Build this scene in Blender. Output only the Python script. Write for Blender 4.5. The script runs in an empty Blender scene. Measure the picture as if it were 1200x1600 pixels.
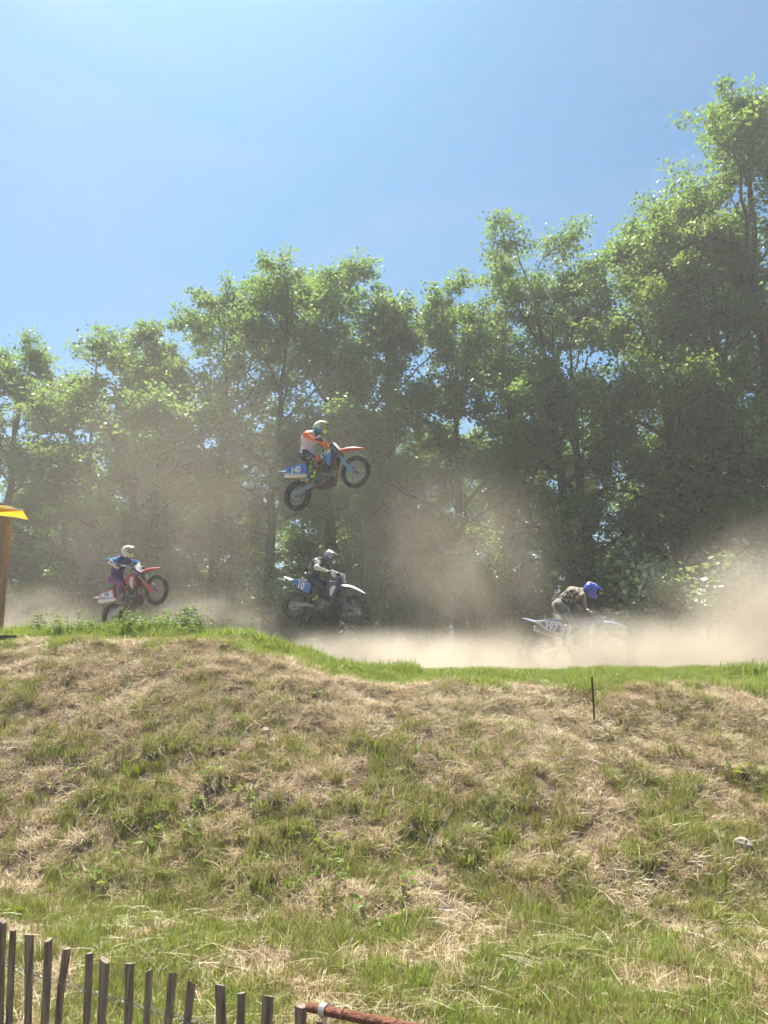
import bpy, math, random
import numpy as np
from mathutils import Vector, Matrix

S = bpy.context.scene
COL = S.collection
R = math.radians
PI = math.pi

# ------------------------------------------------------------------ camera, sky, sun, exposure
cam_d = bpy.data.cameras.new("camera")
cam = bpy.data.objects.new("camera", cam_d)
COL.objects.link(cam)
cam.location = (0, 0, 1.7)
cam.rotation_euler = (R(100), 0, 0)
cam_d.sensor_fit = 'VERTICAL'
cam_d.sensor_height = 36
cam_d.sensor_width = 27
cam_d.lens = 27
cam_d.clip_start = 0.05
cam_d.clip_end = 1000
S.camera = cam

SUN_EL, SUN_AZ = 65.0, -24.0          # degrees; azimuth measured from +Y towards +X
world = bpy.data.worlds.new("World")
S.world = world
world.use_nodes = True
wn = world.node_tree.nodes
wl = world.node_tree.links
sky = wn.new("ShaderNodeTexSky")
sky.sky_type = 'NISHITA'
sky.sun_disc = False
sky.sun_elevation = R(SUN_EL)
sky.sun_rotation = R(SUN_AZ)
sky.air_density = 1.0
sky.dust_density = 1.7
sky.ozone_density = 1.0
bg = wn["Background"]
bg.inputs[1].default_value = 0.057
# clean-air blue, with the faintest wisps of high cirrus
tint = wn.new("ShaderNodeMix"); tint.data_type = 'RGBA'; tint.blend_type = 'MULTIPLY'; tint.inputs[0].default_value = 1.0
tint.inputs[7].default_value = (0.49, 0.86, 1.03, 1.0)
wl.new(sky.outputs[0], tint.inputs[6])
wtc = wn.new("ShaderNodeTexCoord"); wmp = wn.new("ShaderNodeMapping"); wmp.inputs["Scale"].default_value = (1.6, 1.2, 5.0); wmp.inputs["Rotation"].default_value = (0.2, 0.5, 0.3)
wnz = wn.new("ShaderNodeTexNoise"); wnz.inputs["Scale"].default_value = 1.6; wnz.inputs["Detail"].default_value = 5.0; wnz.inputs["Distortion"].default_value = 0.8
wl.new(wtc.outputs["Generated"], wmp.inputs[0]); wl.new(wmp.outputs[0], wnz.inputs["Vector"])
wmr = wn.new("ShaderNodeMapRange"); wl.new(wnz.outputs[0], wmr.inputs[0]); wmr.inputs[1].default_value = 0.42; wmr.inputs[2].default_value = 0.80; wmr.inputs[4].default_value = 0.4
cir = wn.new("ShaderNodeMix"); cir.data_type = 'RGBA'; wl.new(wmr.outputs[0], cir.inputs[0]); wl.new(tint.outputs[2], cir.inputs[6]); wl.new(sky.outputs[0], cir.inputs[7])
wl.new(cir.outputs[2], bg.inputs[0])

sun_d = bpy.data.lights.new("sun", 'SUN')
sun_d.energy = 4.6
sun_d.angle = R(0.5)
sun_d.color = (1.0, 0.94, 0.82)
sun = bpy.data.objects.new("sun", sun_d)
COL.objects.link(sun)
el, az = R(SUN_EL), R(SUN_AZ)
to_sun = Vector((math.sin(az) * math.cos(el), math.cos(az) * math.cos(el), math.sin(el)))
sun.rotation_euler = to_sun.to_track_quat('Z', 'Y').to_euler()
sun.location = to_sun * 60

S.view_settings.view_transform = 'Standard'
S.view_settings.look = 'None'
S.view_settings.exposure = 1.32
S.view_settings.gamma = 1.0
S.view_settings.use_curve_mapping = False
S.render.engine = 'CYCLES'
cy = S.cycles
cy.use_denoising = True
cy.max_bounces = 4
cy.diffuse_bounces = 2
cy.glossy_bounces = 2
cy.transmission_bounces = 2
cy.transparent_max_bounces = 32
cy.volume_bounces = 2
cy.volume_step_rate = 1.0
cy.volume_max_steps = 96
cy.use_adaptive_sampling = True
cy.adaptive_threshold = 0.05
cy.adaptive_min_samples = 12
cy.use_fast_gi = True
cy.fast_gi_method = 'REPLACE'
cy.ao_bounces_render = 2
world.light_settings.distance = 4.0
world.light_settings.ao_factor = 0.6
S.render.use_persistent_data = False
cy.sample_clamp_indirect = 4.0

rng = np.random.default_rng(7)
random.seed(7)

# ------------------------------------------------------------------ object helpers
def tag(o, label=None, cat=None, group=None, kind=None):
    if label: o["label"] = label
    if cat: o["category"] = cat
    if group: o["group"] = group
    if kind: o["kind"] = kind
    return o

def obj(name, me, mat=None, parent=None, smooth=False):
    o = bpy.data.objects.new(name, me)
    COL.objects.link(o)
    if mat is not None and not isinstance(mat, (list, tuple)):
        mat = [mat]
    if mat and len(me.materials) == 0:
        for m in mat: me.materials.append(m)
    if parent is not None: o.parent = parent
    if smooth: shade(me)
    return o

def shade(me):
    me.polygons.foreach_set("use_smooth", np.ones(len(me.polygons), bool))

def empty(name, loc=(0, 0, 0), parent=None):
    o = bpy.data.objects.new(name, None)
    COL.objects.link(o)
    o.location = loc
    o.empty_display_size = 0.2
    if parent is not None: o.parent = parent
    return o

def copy_tree(o, parent=None):
    c = o.copy()
    COL.objects.link(c)
    c.parent = parent
    for ch in o.children:
        copy_tree(ch, c)
    return c

def np_mesh(name, v, f, midx=None, smooth=False):
    """v (n,3), f (m,k) arrays of equal polygon size"""
    me = bpy.data.meshes.new(name)
    v = np.ascontiguousarray(v, np.float32)
    f = np.ascontiguousarray(f, np.int32)
    m, k = f.shape
    me.vertices.add(len(v)); me.vertices.foreach_set("co", v.ravel())
    me.loops.add(m * k); me.loops.foreach_set("vertex_index", f.ravel())
    me.polygons.add(m)
    me.polygons.foreach_set("loop_start", np.arange(0, m * k, k, dtype=np.int32))
    if midx is not None: me.polygons.foreach_set("material_index", np.ascontiguousarray(midx, np.int32))
    if smooth: me.polygons.foreach_set("use_smooth", np.ones(m, bool))
    me.update(calc_edges=True)
    return me

class MB:
    def __init__(s): s.v, s.f, s.m = [], [], []
    def add(s, v, f, m=0):
        k = len(s.v)
        s.v += [tuple(map(float, p)) for p in v]
        s.f += [tuple(i + k for i in q) for q in f]
        s.m += [m] * len(f)
        return s
    def box(s, c, d, M=None, m=0):
        pts = [Vector((x * d[0] / 2, y * d[1] / 2, z * d[2] / 2)) for x in (-1, 1) for y in (-1, 1) for z in (-1, 1)]
        if M is not None: pts = [M @ p for p in pts]
        pts = [p + Vector(c) for p in pts]
        return s.add(pts, [(0, 1, 3, 2), (4, 6, 7, 5), (0, 4, 5, 1), (2, 3, 7, 6), (0, 2, 6, 4), (1, 5, 7, 3)], m)
    def tube(s, path, rad, n=8, closed=False, cap=True, m=0, squash=1.0):
        P = [Vector(p) for p in path]
        L = len(P)
        if not hasattr(rad, '__len__'): rad = [rad] * L
        up = Vector((0, 0, 1)); rings = []
        u = None
        for i in range(L):
            if closed: t = P[(i + 1) % L] - P[i - 1]
            else: t = P[min(i + 1, L - 1)] - P[max(i - 1, 0)]
            t.normalize()
            if u is None:
                u = t.cross(up)
                if u.length < 1e-3: u = t.cross(Vector((1, 0, 0)))
            u = (u - t * u.dot(t)).normalized()
            w = t.cross(u)
            rings.append([P[i] + (u * math.cos(2 * PI * j / n) + w * squash * math.sin(2 * PI * j / n)) * rad[i] for j in range(n)])
        v = [p for r in rings for p in r]; f = []
        for i in range(L if closed else L - 1):
            a, b = i * n, ((i + 1) % L) * n
            for j in range(n):
                f.append((a + j, a + (j + 1) % n, b + (j + 1) % n, b + j))
        if cap and not closed:
            f.append(tuple(range(n - 1, -1, -1))); f.append(tuple((L - 1) * n + j for j in range(n)))
        return s.add(v, f, m)
    def plate(s, poly, y0, y1, m=0, shrink=0.0):
        """polygon in xz extruded in y; shrink insets the far (y1) outline towards its centroid"""
        n = len(poly)
        cx = sum(p[0] for p in poly) / n; cz = sum(p[1] for p in poly) / n
        v = [(x, y0, z) for x, z in poly] + [(x + (cx - x) * shrink, y1, z + (cz - z) * shrink) for x, z in poly]
        f = [tuple(range(n)), tuple(range(2 * n - 1, n - 1, -1))] + [(i, n + i, n + (i + 1) % n, (i + 1) % n) for i in range(n)]
        return s.add(v, f, m)
    def ribbon(s, path, hw, th=0.006, droop=0.03, across=6, m=0):
        """curved sheet with thickness: path in xz, hw half widths; edges droop"""
        L = len(path); top, bot = [], []
        for i, (x, z) in enumerate(path):
            a = path[max(i - 1, 0)]; b = path[min(i + 1, L - 1)]
            t = Vector((b[0] - a[0], 0, b[1] - a[1])).normalized(); nrm = Vector((-t.z, 0, t.x))
            if nrm.z < 0: nrm = -nrm
            dr = droop[i] if hasattr(droop, '__len__') else droop
            for j in range(across + 1):
                q = -1 + 2 * j / across
                p = Vector((x, q * hw[i], z)) - nrm * dr * abs(q) ** 2.2
                top.append(p); bot.append(p - nrm * th)
        w = across + 1; k = len(top); f = []
        for i in range(L - 1):
            for j in range(across):
                a = i * w + j
                f.append((a, a + 1, a + w + 1, a + w)); f.append((k + a, k + a + w, k + a + w + 1, k + a + 1))
        for i in range(L - 1):
            a = i * w; f.append((a, a + w, k + a + w, k + a)); a += across; f.append((a, k + a, k + a + w, a + w))
        for j in range(across):
            f.append((j, k + j, k + j + 1, j + 1)); a = (L - 1) * w + j; f.append((a, a + 1, k + a + 1, k + a))
        return s.add(top + bot, f, m)
    def loft(s, secs, n=12, p=2.6, m=0):
        """secs: (x, z, half_y, half_z, tilt) superellipse rings"""
        v, f = [], []
        for (x, z, hy, hz, tl) in secs:
            for j in range(n):
                a = 2 * PI * j / n
                c, sn = math.cos(a), math.sin(a)
                yy = hy * math.copysign(abs(c) ** (2 / p), c); zz = hz * math.copysign(abs(sn) ** (2 / p), sn)
                v.append((x - zz * math.sin(tl), yy, z + zz * math.cos(tl)))
        L = len(secs)
        for i in range(L - 1):
            for j in range(n):
                f.append((i * n + j, i * n + (j + 1) % n, (i + 1) * n + (j + 1) % n, (i + 1) * n + j))
        f.append(tuple(range(n - 1, -1, -1))); f.append(tuple((L - 1) * n + j for j in range(n)))
        return s.add(v, f, m)
    def cyl(s, a, b, r, n=16, m=0, r2=None):
        return s.tube([a, b], [r, r if r2 is None else r2], n, m=m)
    def build(s, name, mat, parent=None, smooth=False):
        me = bpy.data.meshes.new(name)
        me.from_pydata(s.v, [], s.f)
        o = obj(name, me, mat, parent)
        if any(s.m): me.polygons.foreach_set("material_index", s.m)
        if smooth:
            shade(me)
            try: me.set_sharp_from_angle(angle=R(40))
            except Exception: pass
        me.update()
        return o

# ------------------------------------------------------------------ numpy noise
def _hash(ix, iy, seed):
    h = (ix.astype(np.int64) * 374761393 + iy.astype(np.int64) * 668265263 + seed * 1442695041) & 0x7fffffff
    h = ((h ^ (h >> 13)) * 1274126177) & 0x7fffffff
    h = h ^ (h >> 16)
    return (h & 0xffff) / 65535.0
def vnoise(x, y, seed=0):
    x = np.asarray(x, float); y = np.asarray(y, float)
    ix, iy = np.floor(x), np.floor(y); fx, fy = x - ix, y - iy
    fx = fx * fx * (3 - 2 * fx); fy = fy * fy * (3 - 2 * fy)
    a = _hash(ix, iy, seed); b = _hash(ix + 1, iy, seed); c = _hash(ix, iy + 1, seed); d = _hash(ix + 1, iy + 1, seed)
    return (a * (1 - fx) + b * fx) * (1 - fy) + (c * (1 - fx) + d * fx) * fy
def fbm(x, y, seed=0, octaves=4):
    x = np.asarray(x, float); y = np.asarray(y, float)
    s, a, t = 0, 0.5, 0
    for o in range(octaves):
        s = s + a * vnoise(x, y, seed + o * 17); t += a
        x = x * 2.03 + 5.1; y = y * 2.03 + 1.7; a *= 0.5
    return s / t
def sstep(a, b, x):
    t = np.clip((np.asarray(x, float) - a) / (b - a), 0, 1)
    return t * t * (3 - 2 * t)

# ------------------------------------------------------------------ materials
def mat_new(name):
    m = bpy.data.materials.new(name); m.use_nodes = True
    return m, m.node_tree.nodes, m.node_tree.links
def rgb(c): return (c[0], c[1], c[2], 1.0)
def noise_node(n, l, scale, detail=4, coord='Object', rough=0.6):
    tc = n.new("ShaderNodeTexCoord"); t = n.new("ShaderNodeTexNoise")
    t.inputs["Scale"].default_value = scale; t.inputs["Detail"].default_value = detail; t.inputs["Roughness"].default_value = rough
    l.new(tc.outputs[coord], t.inputs["Vector"])
    return t
def ramp_node(n, l, src, stops):
    r = n.new("ShaderNodeValToRGB"); l.new(src, r.inputs[0])
    while len(r.color_ramp.elements) > 1: r.color_ramp.elements.remove(r.color_ramp.elements[-1])
    r.color_ramp.elements[0].position = stops[0][0]; r.color_ramp.elements[0].color = rgb(stops[0][1])
    for p, c in stops[1:]:
        e = r.color_ramp.elements.new(p); e.color = rgb(c)
    return r

_paints = {}
def paint(c, rough=0.35, metal=0.0, dirt=0.35, name="paint"):
    key = (tuple(c), rough, metal, dirt)
    if key in _paints: return _paints[key]
    m, n, l = mat_new(name); b = n["Principled BSDF"]
    t = noise_node(n, l, 9, 5)
    r = ramp_node(n, l, t.outputs[0], [(0.42, (0, 0, 0)), (0.75, (dirt, dirt, dirt))])
    mx = n.new("ShaderNodeMix"); mx.data_type = 'RGBA'
    l.new(r.outputs[0], mx.inputs[0]); mx.inputs[6].default_value = rgb(c); mx.inputs[7].default_value = rgb((0.33, 0.27, 0.19))
    l.new(mx.outputs[2], b.inputs["Base Color"])
    rr = n.new("ShaderNodeMath"); rr.operation = 'MULTIPLY_ADD'; l.new(r.outputs[0], rr.inputs[0]); rr.inputs[1].default_value = 0.6; rr.inputs[2].default_value = rough
    l.new(rr.outputs[0], b.inputs["Roughness"]); b.inputs["Metallic"].default_value = metal
    _paints[key] = m
    return m
def cloth(c, c2=None, scale=6, thr=0.55, name="cloth"):
    m, n, l = mat_new(name); b = n["Principled BSDF"]
    t = noise_node(n, l, scale, 2, rough=0.4)
    c2 = c2 or tuple(x * 0.7 for x in c)
    r = ramp_node(n, l, t.outputs[0], [(thr - 0.02, c), (thr + 0.02, c2)])
    l.new(r.outputs[0], b.inputs["Base Color"]); b.inputs["Roughness"].default_value = 0.8
    t2 = noise_node(n, l, 26, 3); bp = n.new("ShaderNodeBump"); bp.inputs["Strength"].default_value = 0.5; bp.inputs["Distance"].default_value = 0.02
    l.new(t2.outputs[0], bp.inputs["Height"]); l.new(bp.outputs[0], b.inputs["Normal"])
    return m
def leaf_mat(name, c1, c2, ct, gloss=0.08, trans=0.45):
    m, n, l = mat_new(name)
    n.remove(n["Principled BSDF"])
    g = n.new("ShaderNodeNewGeometry")
    r = ramp_node(n, l, g.outputs["Random Per Island"], [(0.0, c1), (1.0, c2)])
    oi = n.new("ShaderNodeObjectInfo"); hs = n.new("ShaderNodeHueSaturation"); l.new(r.outputs[0], hs.inputs["Color"])
    for sock, lo_, hi_ in (("Hue", .485, .53), ("Value", .78, 1.3)):
        q = n.new("ShaderNodeMapRange"); l.new(oi.outputs["Random"], q.inputs[0]); q.inputs[3].default_value = lo_; q.inputs[4].default_value = hi_; l.new(q.outputs[0], hs.inputs[sock])
    r = hs
    d = n.new("ShaderNodeBsdfDiffuse"); l.new(r.outputs[0], d.inputs[0])
    tr = n.new("ShaderNodeBsdfTranslucent")
    mul = n.new("ShaderNodeMix"); mul.data_type = 'RGBA'; mul.blend_type = 'MIX'; mul.inputs[0].default_value = 0.75
    l.new(r.outputs[0], mul.inputs[6]); mul.inputs[7].default_value = rgb(ct); l.new(mul.outputs[2], tr.inputs[0])
    mx = n.new("ShaderNodeMixShader"); mx.inputs[0].default_value = trans
    l.new(d.outputs[0], mx.inputs[1]); l.new(tr.outputs[0], mx.inputs[2])
    gl = n.new("ShaderNodeBsdfGlossy"); gl.inputs["Roughness"].default_value = 0.42; gl.inputs[0].default_value = (1, 1, 1, 1)
    m2 = n.new("ShaderNodeMixShader"); m2.inputs[0].default_value = gloss
    l.new(mx.outputs[0], m2.inputs[1]); l.new(gl.outputs[0], m2.inputs[2])
    l.new(m2.outputs[0], n["Material Output"].inputs[0])
    return m
def bark_mat(name, c1, c2, scale=14):
    m, n, l = mat_new(name); b = n["Principled BSDF"]
    t = noise_node(n, l, scale, 6); r = ramp_node(n, l, t.outputs[0], [(0.3, c1), (0.7, c2)])
    l.new(r.outputs[0], b.inputs["Base Color"]); b.inputs["Roughness"].default_value = 0.9
    bp = n.new("ShaderNodeBump"); bp.inputs["Strength"].default_value = 0.8; bp.inputs["Distance"].default_value = 0.05
    l.new(t.outputs[0], bp.inputs["Height"]); l.new(bp.outputs[0], b.inputs["Normal"])
    return m

M_bark = bark_mat("bark", (0.045, 0.036, 0.028), (0.11, 0.09, 0.07))
M_deadbark = bark_mat("dead_wood", (0.16, 0.14, 0.12), (0.30, 0.27, 0.23))
M_oak = leaf_mat("oak_leaf", (0.07, 0.125, 0.028), (0.12, 0.195, 0.05), (0.31, 0.47, 0.09), gloss=0.05, trans=.52)
M_oak2 = leaf_mat("oak_leaf_fresh", (0.09, 0.15, 0.026), (0.13, 0.20, 0.045), (0.31, 0.46, 0.08), gloss=.05, trans=.52)
M_hazel = leaf_mat("hazel_leaf", (0.05, 0.10, 0.025), (0.10, 0.16, 0.05), (0.34, 0.46, 0.08), gloss=0.08, trans=.5)
M_hazel_sunlit = leaf_mat("sunlit_hazel_leaf", (0.12, 0.17, 0.06), (0.22, 0.28, 0.12), (0.40, 0.50, 0.14), gloss=0.14)  # lighter hazel leaf: sunlight put into the colour, the bush stands in tree shade
M_nettle = leaf_mat("weed_leaf", (0.11, 0.18, 0.035), (0.18, 0.27, 0.06), (0.40, 0.52, 0.08), gloss=0.03)

# ------------------------------------------------------------------ terrain
def mound(x):
    """1 on the high mound beside the jump, 0 along the lower bank"""
    return sstep(0.0, -2.5, x) * (1 - 0.16 * sstep(-4.6, -6.5, x))
def bank_lines(x):
    L = mound(x)
    toe = 6.15 + 0.7 * (fbm(np.asarray(x) * 0.5, 0.3, 3, 2) - 0.5) + 0.25 * L
    sh = 9.75 + 0.5 * L + 0.35 * (fbm(np.asarray(x) * 0.8, 4.0, 5, 2) - 0.5)
    return L, toe, sh
def height(x, y, fine=True):
    x = np.asarray(x, float); y = np.asarray(y, float)
    L, toe, sh = bank_lines(x)
    crest = 1.32 + 0.54 * L
    s = np.clip((y - toe) / (sh - toe), 0, 1)
    f = 0.55 * s + 0.45 * s * s * (3 - 2 * s)
    z = -0.3 + (crest - 0.11 + 0.3) * f
    z = z + 0.11 * sstep(sh, sh + 1.1, y)
    back = 1.16 + 0.0 * x
    k = sstep(11.7, 13.2, y)
    z = z * (1 - k) + back * k * (y > 5) + z * k * (y <= 5)
    z = z + 0.85 * np.exp(-((x + 8.3) / 1.9) ** 2 - ((y - 18.8) / 1.9) ** 2)
    z = z + 0.04 * (fbm(x * 0.3, y * 0.3, 11, 3) - 0.5) + (6.5 + 4 * (fbm(x * 0.03, y * 0.03, 91, 2) - 0.5)) * sstep(42, 105, np.hypot(x, y)) * (y > 0)
    if fine:
        face = sstep(-0.05, 0.15, s) * (1 - sstep(0.9, 1.05, s)) + 0.25
        n = (y > 3) * (y < 13)
        z = z + n * face * (0.22 * (fbm(x * 1.3, y * 1.3, 21, 3) - 0.5) + 0.17 * (fbm(x * 4.2, y * 4.2, 31, 3) - 0.5))
        # bare broken lip where the mound drops to the track
        z = z - 0.10 * np.exp(-((x + 0.62) / 0.28) ** 2 - ((y - 11.55) / 0.25) ** 2)
    return z

def axis(lo, hi, fine_lo, fine_hi, step, far_n):
    mid = np.arange(fine_lo, fine_hi + 1e-6, step)
    a = fine_lo - (np.geomspace(step * 2, fine_lo - lo, far_n))[::-1] if lo < fine_lo else np.array([])
    b = fine_hi + np.geomspace(step * 2, hi - fine_hi, far_n) if hi > fine_hi else np.array([])
    return np.concatenate([a, mid, b])
gx = axis(-150, 150, -7.0, 7.0, 0.055, 34)
gy = axis(-60, 150, 3.0, 13.5, 0.055, 40)
XX, YY = np.meshgrid(gx, gy)
ZZ = height(XX, YY)
nx, ny = len(gx), len(gy)
ids = np.arange(nx * ny).reshape(ny, nx)
quads = np.stack([ids[:-1, :-1], ids[:-1, 1:], ids[1:, 1:], ids[1:, :-1]], -1).reshape(-1, 4)

def ground_mat():
    m, n, l = mat_new("bank_soil"); b = n["Principled BSDF"]
    t1 = noise_node(n, l, 2.2, 6); t2 = noise_node(n, l, 30, 5, rough=0.7)
    r1 = ramp_node(n, l, t1.outputs[0], [(0.30, (0.11, 0.075, 0.045)), (0.50, (0.20, 0.14, 0.085)), (0.72, (0.32, 0.24, 0.15))])
    r2 = ramp_node(n, l, t2.outputs[0], [(0.25, (0.35, 0.33, 0.30)), (0.5, (0.85, 0.85, 0.85)), (0.8, (1.15, 1.12, 1.05))])
    mx = n.new("ShaderNodeMix"); mx.data_type = 'RGBA'; mx.blend_type = 'MULTIPLY'; mx.inputs[0].default_value = 1.0
    # leaf litter and low green growth under the trees beyond the track
    tc = n.new("ShaderNodeTexCoord"); sp = n.new("ShaderNodeSeparateXYZ"); l.new(tc.outputs["Object"], sp.inputs[0])
    ma = n.new("ShaderNodeMath"); ma.operation = 'MULTIPLY_ADD'; l.new(t1.outputs[0], ma.inputs[0]); ma.inputs[1].default_value = 3.0; l.new(sp.outputs[1], ma.inputs[2])
    mr = n.new("ShaderNodeMapRange"); l.new(ma.outputs[0], mr.inputs[0]); mr.inputs[1].default_value = 20.5; mr.inputs[2].default_value = 22.5
    litter = ramp_node(n, l, t2.outputs[0], [(0.3, (0.05, 0.045, 0.025)), (0.55, (0.09, 0.085, 0.04)), (0.75, (0.06, 0.10, 0.03))])
    fm = n.new("ShaderNodeMix"); fm.data_type = 'RGBA'; l.new(mr.outputs[0], fm.inputs[0]); l.new(r1.outputs[0], fm.inputs[6]); l.new(litter.outputs[0], fm.inputs[7])
    l.new(fm.outputs[2], mx.inputs[6]); l.new(r2.outputs[0], mx.inputs[7])
    l.new(mx.outputs[2], b.inputs["Base Color"]); b.inputs["Roughness"].default_value = 0.95
    bp = n.new("ShaderNodeBump"); bp.inputs["Strength"].default_value = 0.9; bp.inputs["Distance"].default_value = 0.03
    l.new(t2.outputs[0], bp.inputs["Height"]); l.new(bp.outputs[0], b.inputs["Normal"])
    return m
ground = obj("ground", np_mesh("ground", np.stack([XX, YY, ZZ], -1).reshape(-1, 3), quads, smooth=True), ground_mat())
tag(ground, "rough earth bank and open ground running back under the trees", kind="structure")

# the dusty dirt track behind the bank
def track_mid(x): return 16.9 - 0.12 * x
tx = np.arange(-30, 30.1, 0.35); ty = np.linspace(-3.6, 3.9, 26)
TX = np.repeat(tx[None, :], len(ty), 0); TY = track_mid(TX) + ty[:, None]
TZ = height(TX, TY, False) + 0.03 + 0.05 * fbm(TX * 2.2, TY * 4.5, 41, 3)
TZ[0, :] -= 0.12; TZ[-1, :] -= 0.12
tid = np.arange(TX.size).reshape(TX.shape)
tq = np.stack([tid[:-1, :-1], tid[:-1, 1:], tid[1:, 1:], tid[1:, :-1]], -1).reshape(-1, 4)
def dirt_mat():
    m, n, l = mat_new("dry_dirt"); b = n["Principled BSDF"]
    t = noise_node(n, l, 5, 7); r = ramp_node(n, l, t.outputs[0], [(0.3, (0.27, 0.21, 0.15)), (0.7, (0.42, 0.34, 0.25))])
    l.new(r.outputs[0], b.inputs["Base Color"]); b.inputs["Roughness"].default_value = 0.95
    bp = n.new("ShaderNodeBump"); bp.inputs["Strength"].default_value = 0.8; bp.inputs["Distance"].default_value = 0.05
    l.new(t.outputs[0], bp.inputs["Height"]); l.new(bp.outputs[0], b.inputs["Normal"])
    return m
M_dirt = dirt_mat()
track = obj("dirt_track", np_mesh("dirt_track", np.stack([TX, TY, TZ], -1).reshape(-1, 3), tq, smooth=True), M_dirt)
tag(track, "dry tan dirt race track behind the grass bank", kind="structure")

# ------------------------------------------------------------------ trees
def np_tubes(paths, n):
    """paths: list of (pts (k,3), radii (k,)) -> verts, quads"""
    V, F, off = [], [], 0
    ang = np.arange(n) * 2 * PI / n; ca, sa = np.cos(ang), np.sin(ang)
    for P, rad in paths:
        k = len(P)
        t = np.gradient(P, axis=0); t /= np.linalg.norm(t, axis=1)[:, None] + 1e-9
        ref = np.array([0.31, 0.87, 0.1]) if abs(t[0][2]) > 0.7 else np.array([0, 0, 1.0])
        u = np.cross(t, ref); u /= np.linalg.norm(u, axis=1)[:, None] + 1e-9
        w = np.cross(t, u)
        ring = P[:, None, :] + rad[:, None, None] * (u[:, None, :] * ca[None, :, None] + w[:, None, :] * sa[None, :, None])
        V.append(ring.reshape(-1, 3))
        i = np.arange(k - 1)[:, None] * n; j = np.arange(n)[None, :]; j2 = (j + 1) % n
        F.append(np.stack([i + j, i + j2, i + n + j2, i + n + j], -1).reshape(-1, 4) + off)
        off += k * n
    return np.concatenate(V), np.concatenate(F)

def leaves_mesh(name, C, D, size, g, flat=0.6, wid=0.34):
    """C centres, D preferred leaf direction, one folded leaf per centre"""
    N = len(C)
    a = D + g.normal(0, 0.75, (N, 3)); a /= np.linalg.norm(a, axis=1)[:, None]
    nn = g.normal(0, 1, (N, 3)); nn[:, 2] += flat * 3
    b = np.cross(a, nn); b /= np.linalg.norm(b, axis=1)[:, None] + 1e-9
    nn = np.cross(b, a)
    s = (size * g.uniform(0.65, 1.3, N))[:, None]
    fold = s * g.uniform(0.02, 0.16, N)[:, None]
    v = np.stack([C - a * s * .5, C + b * s * wid + nn * fold + a * s * .08, C + a * s * .5 - nn * fold * .6, C - b * s * wid + nn * fold + a * s * .08], 1).reshape(-1, 3)
    i = np.arange(N)[:, None] * 4
    f = np.concatenate([i + np.array([0, 1, 2]), i + np.array([0, 2, 3])], 1).reshape(-1, 3)
    return np_mesh(name, v, f)

def bez(p0, p1, bend, k):
    t = np.linspace(0, 1, k)[:, None]
    return p0 * (1 - t) + p1 * t + bend * (4 * t * (1 - t)) * 0.5

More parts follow.
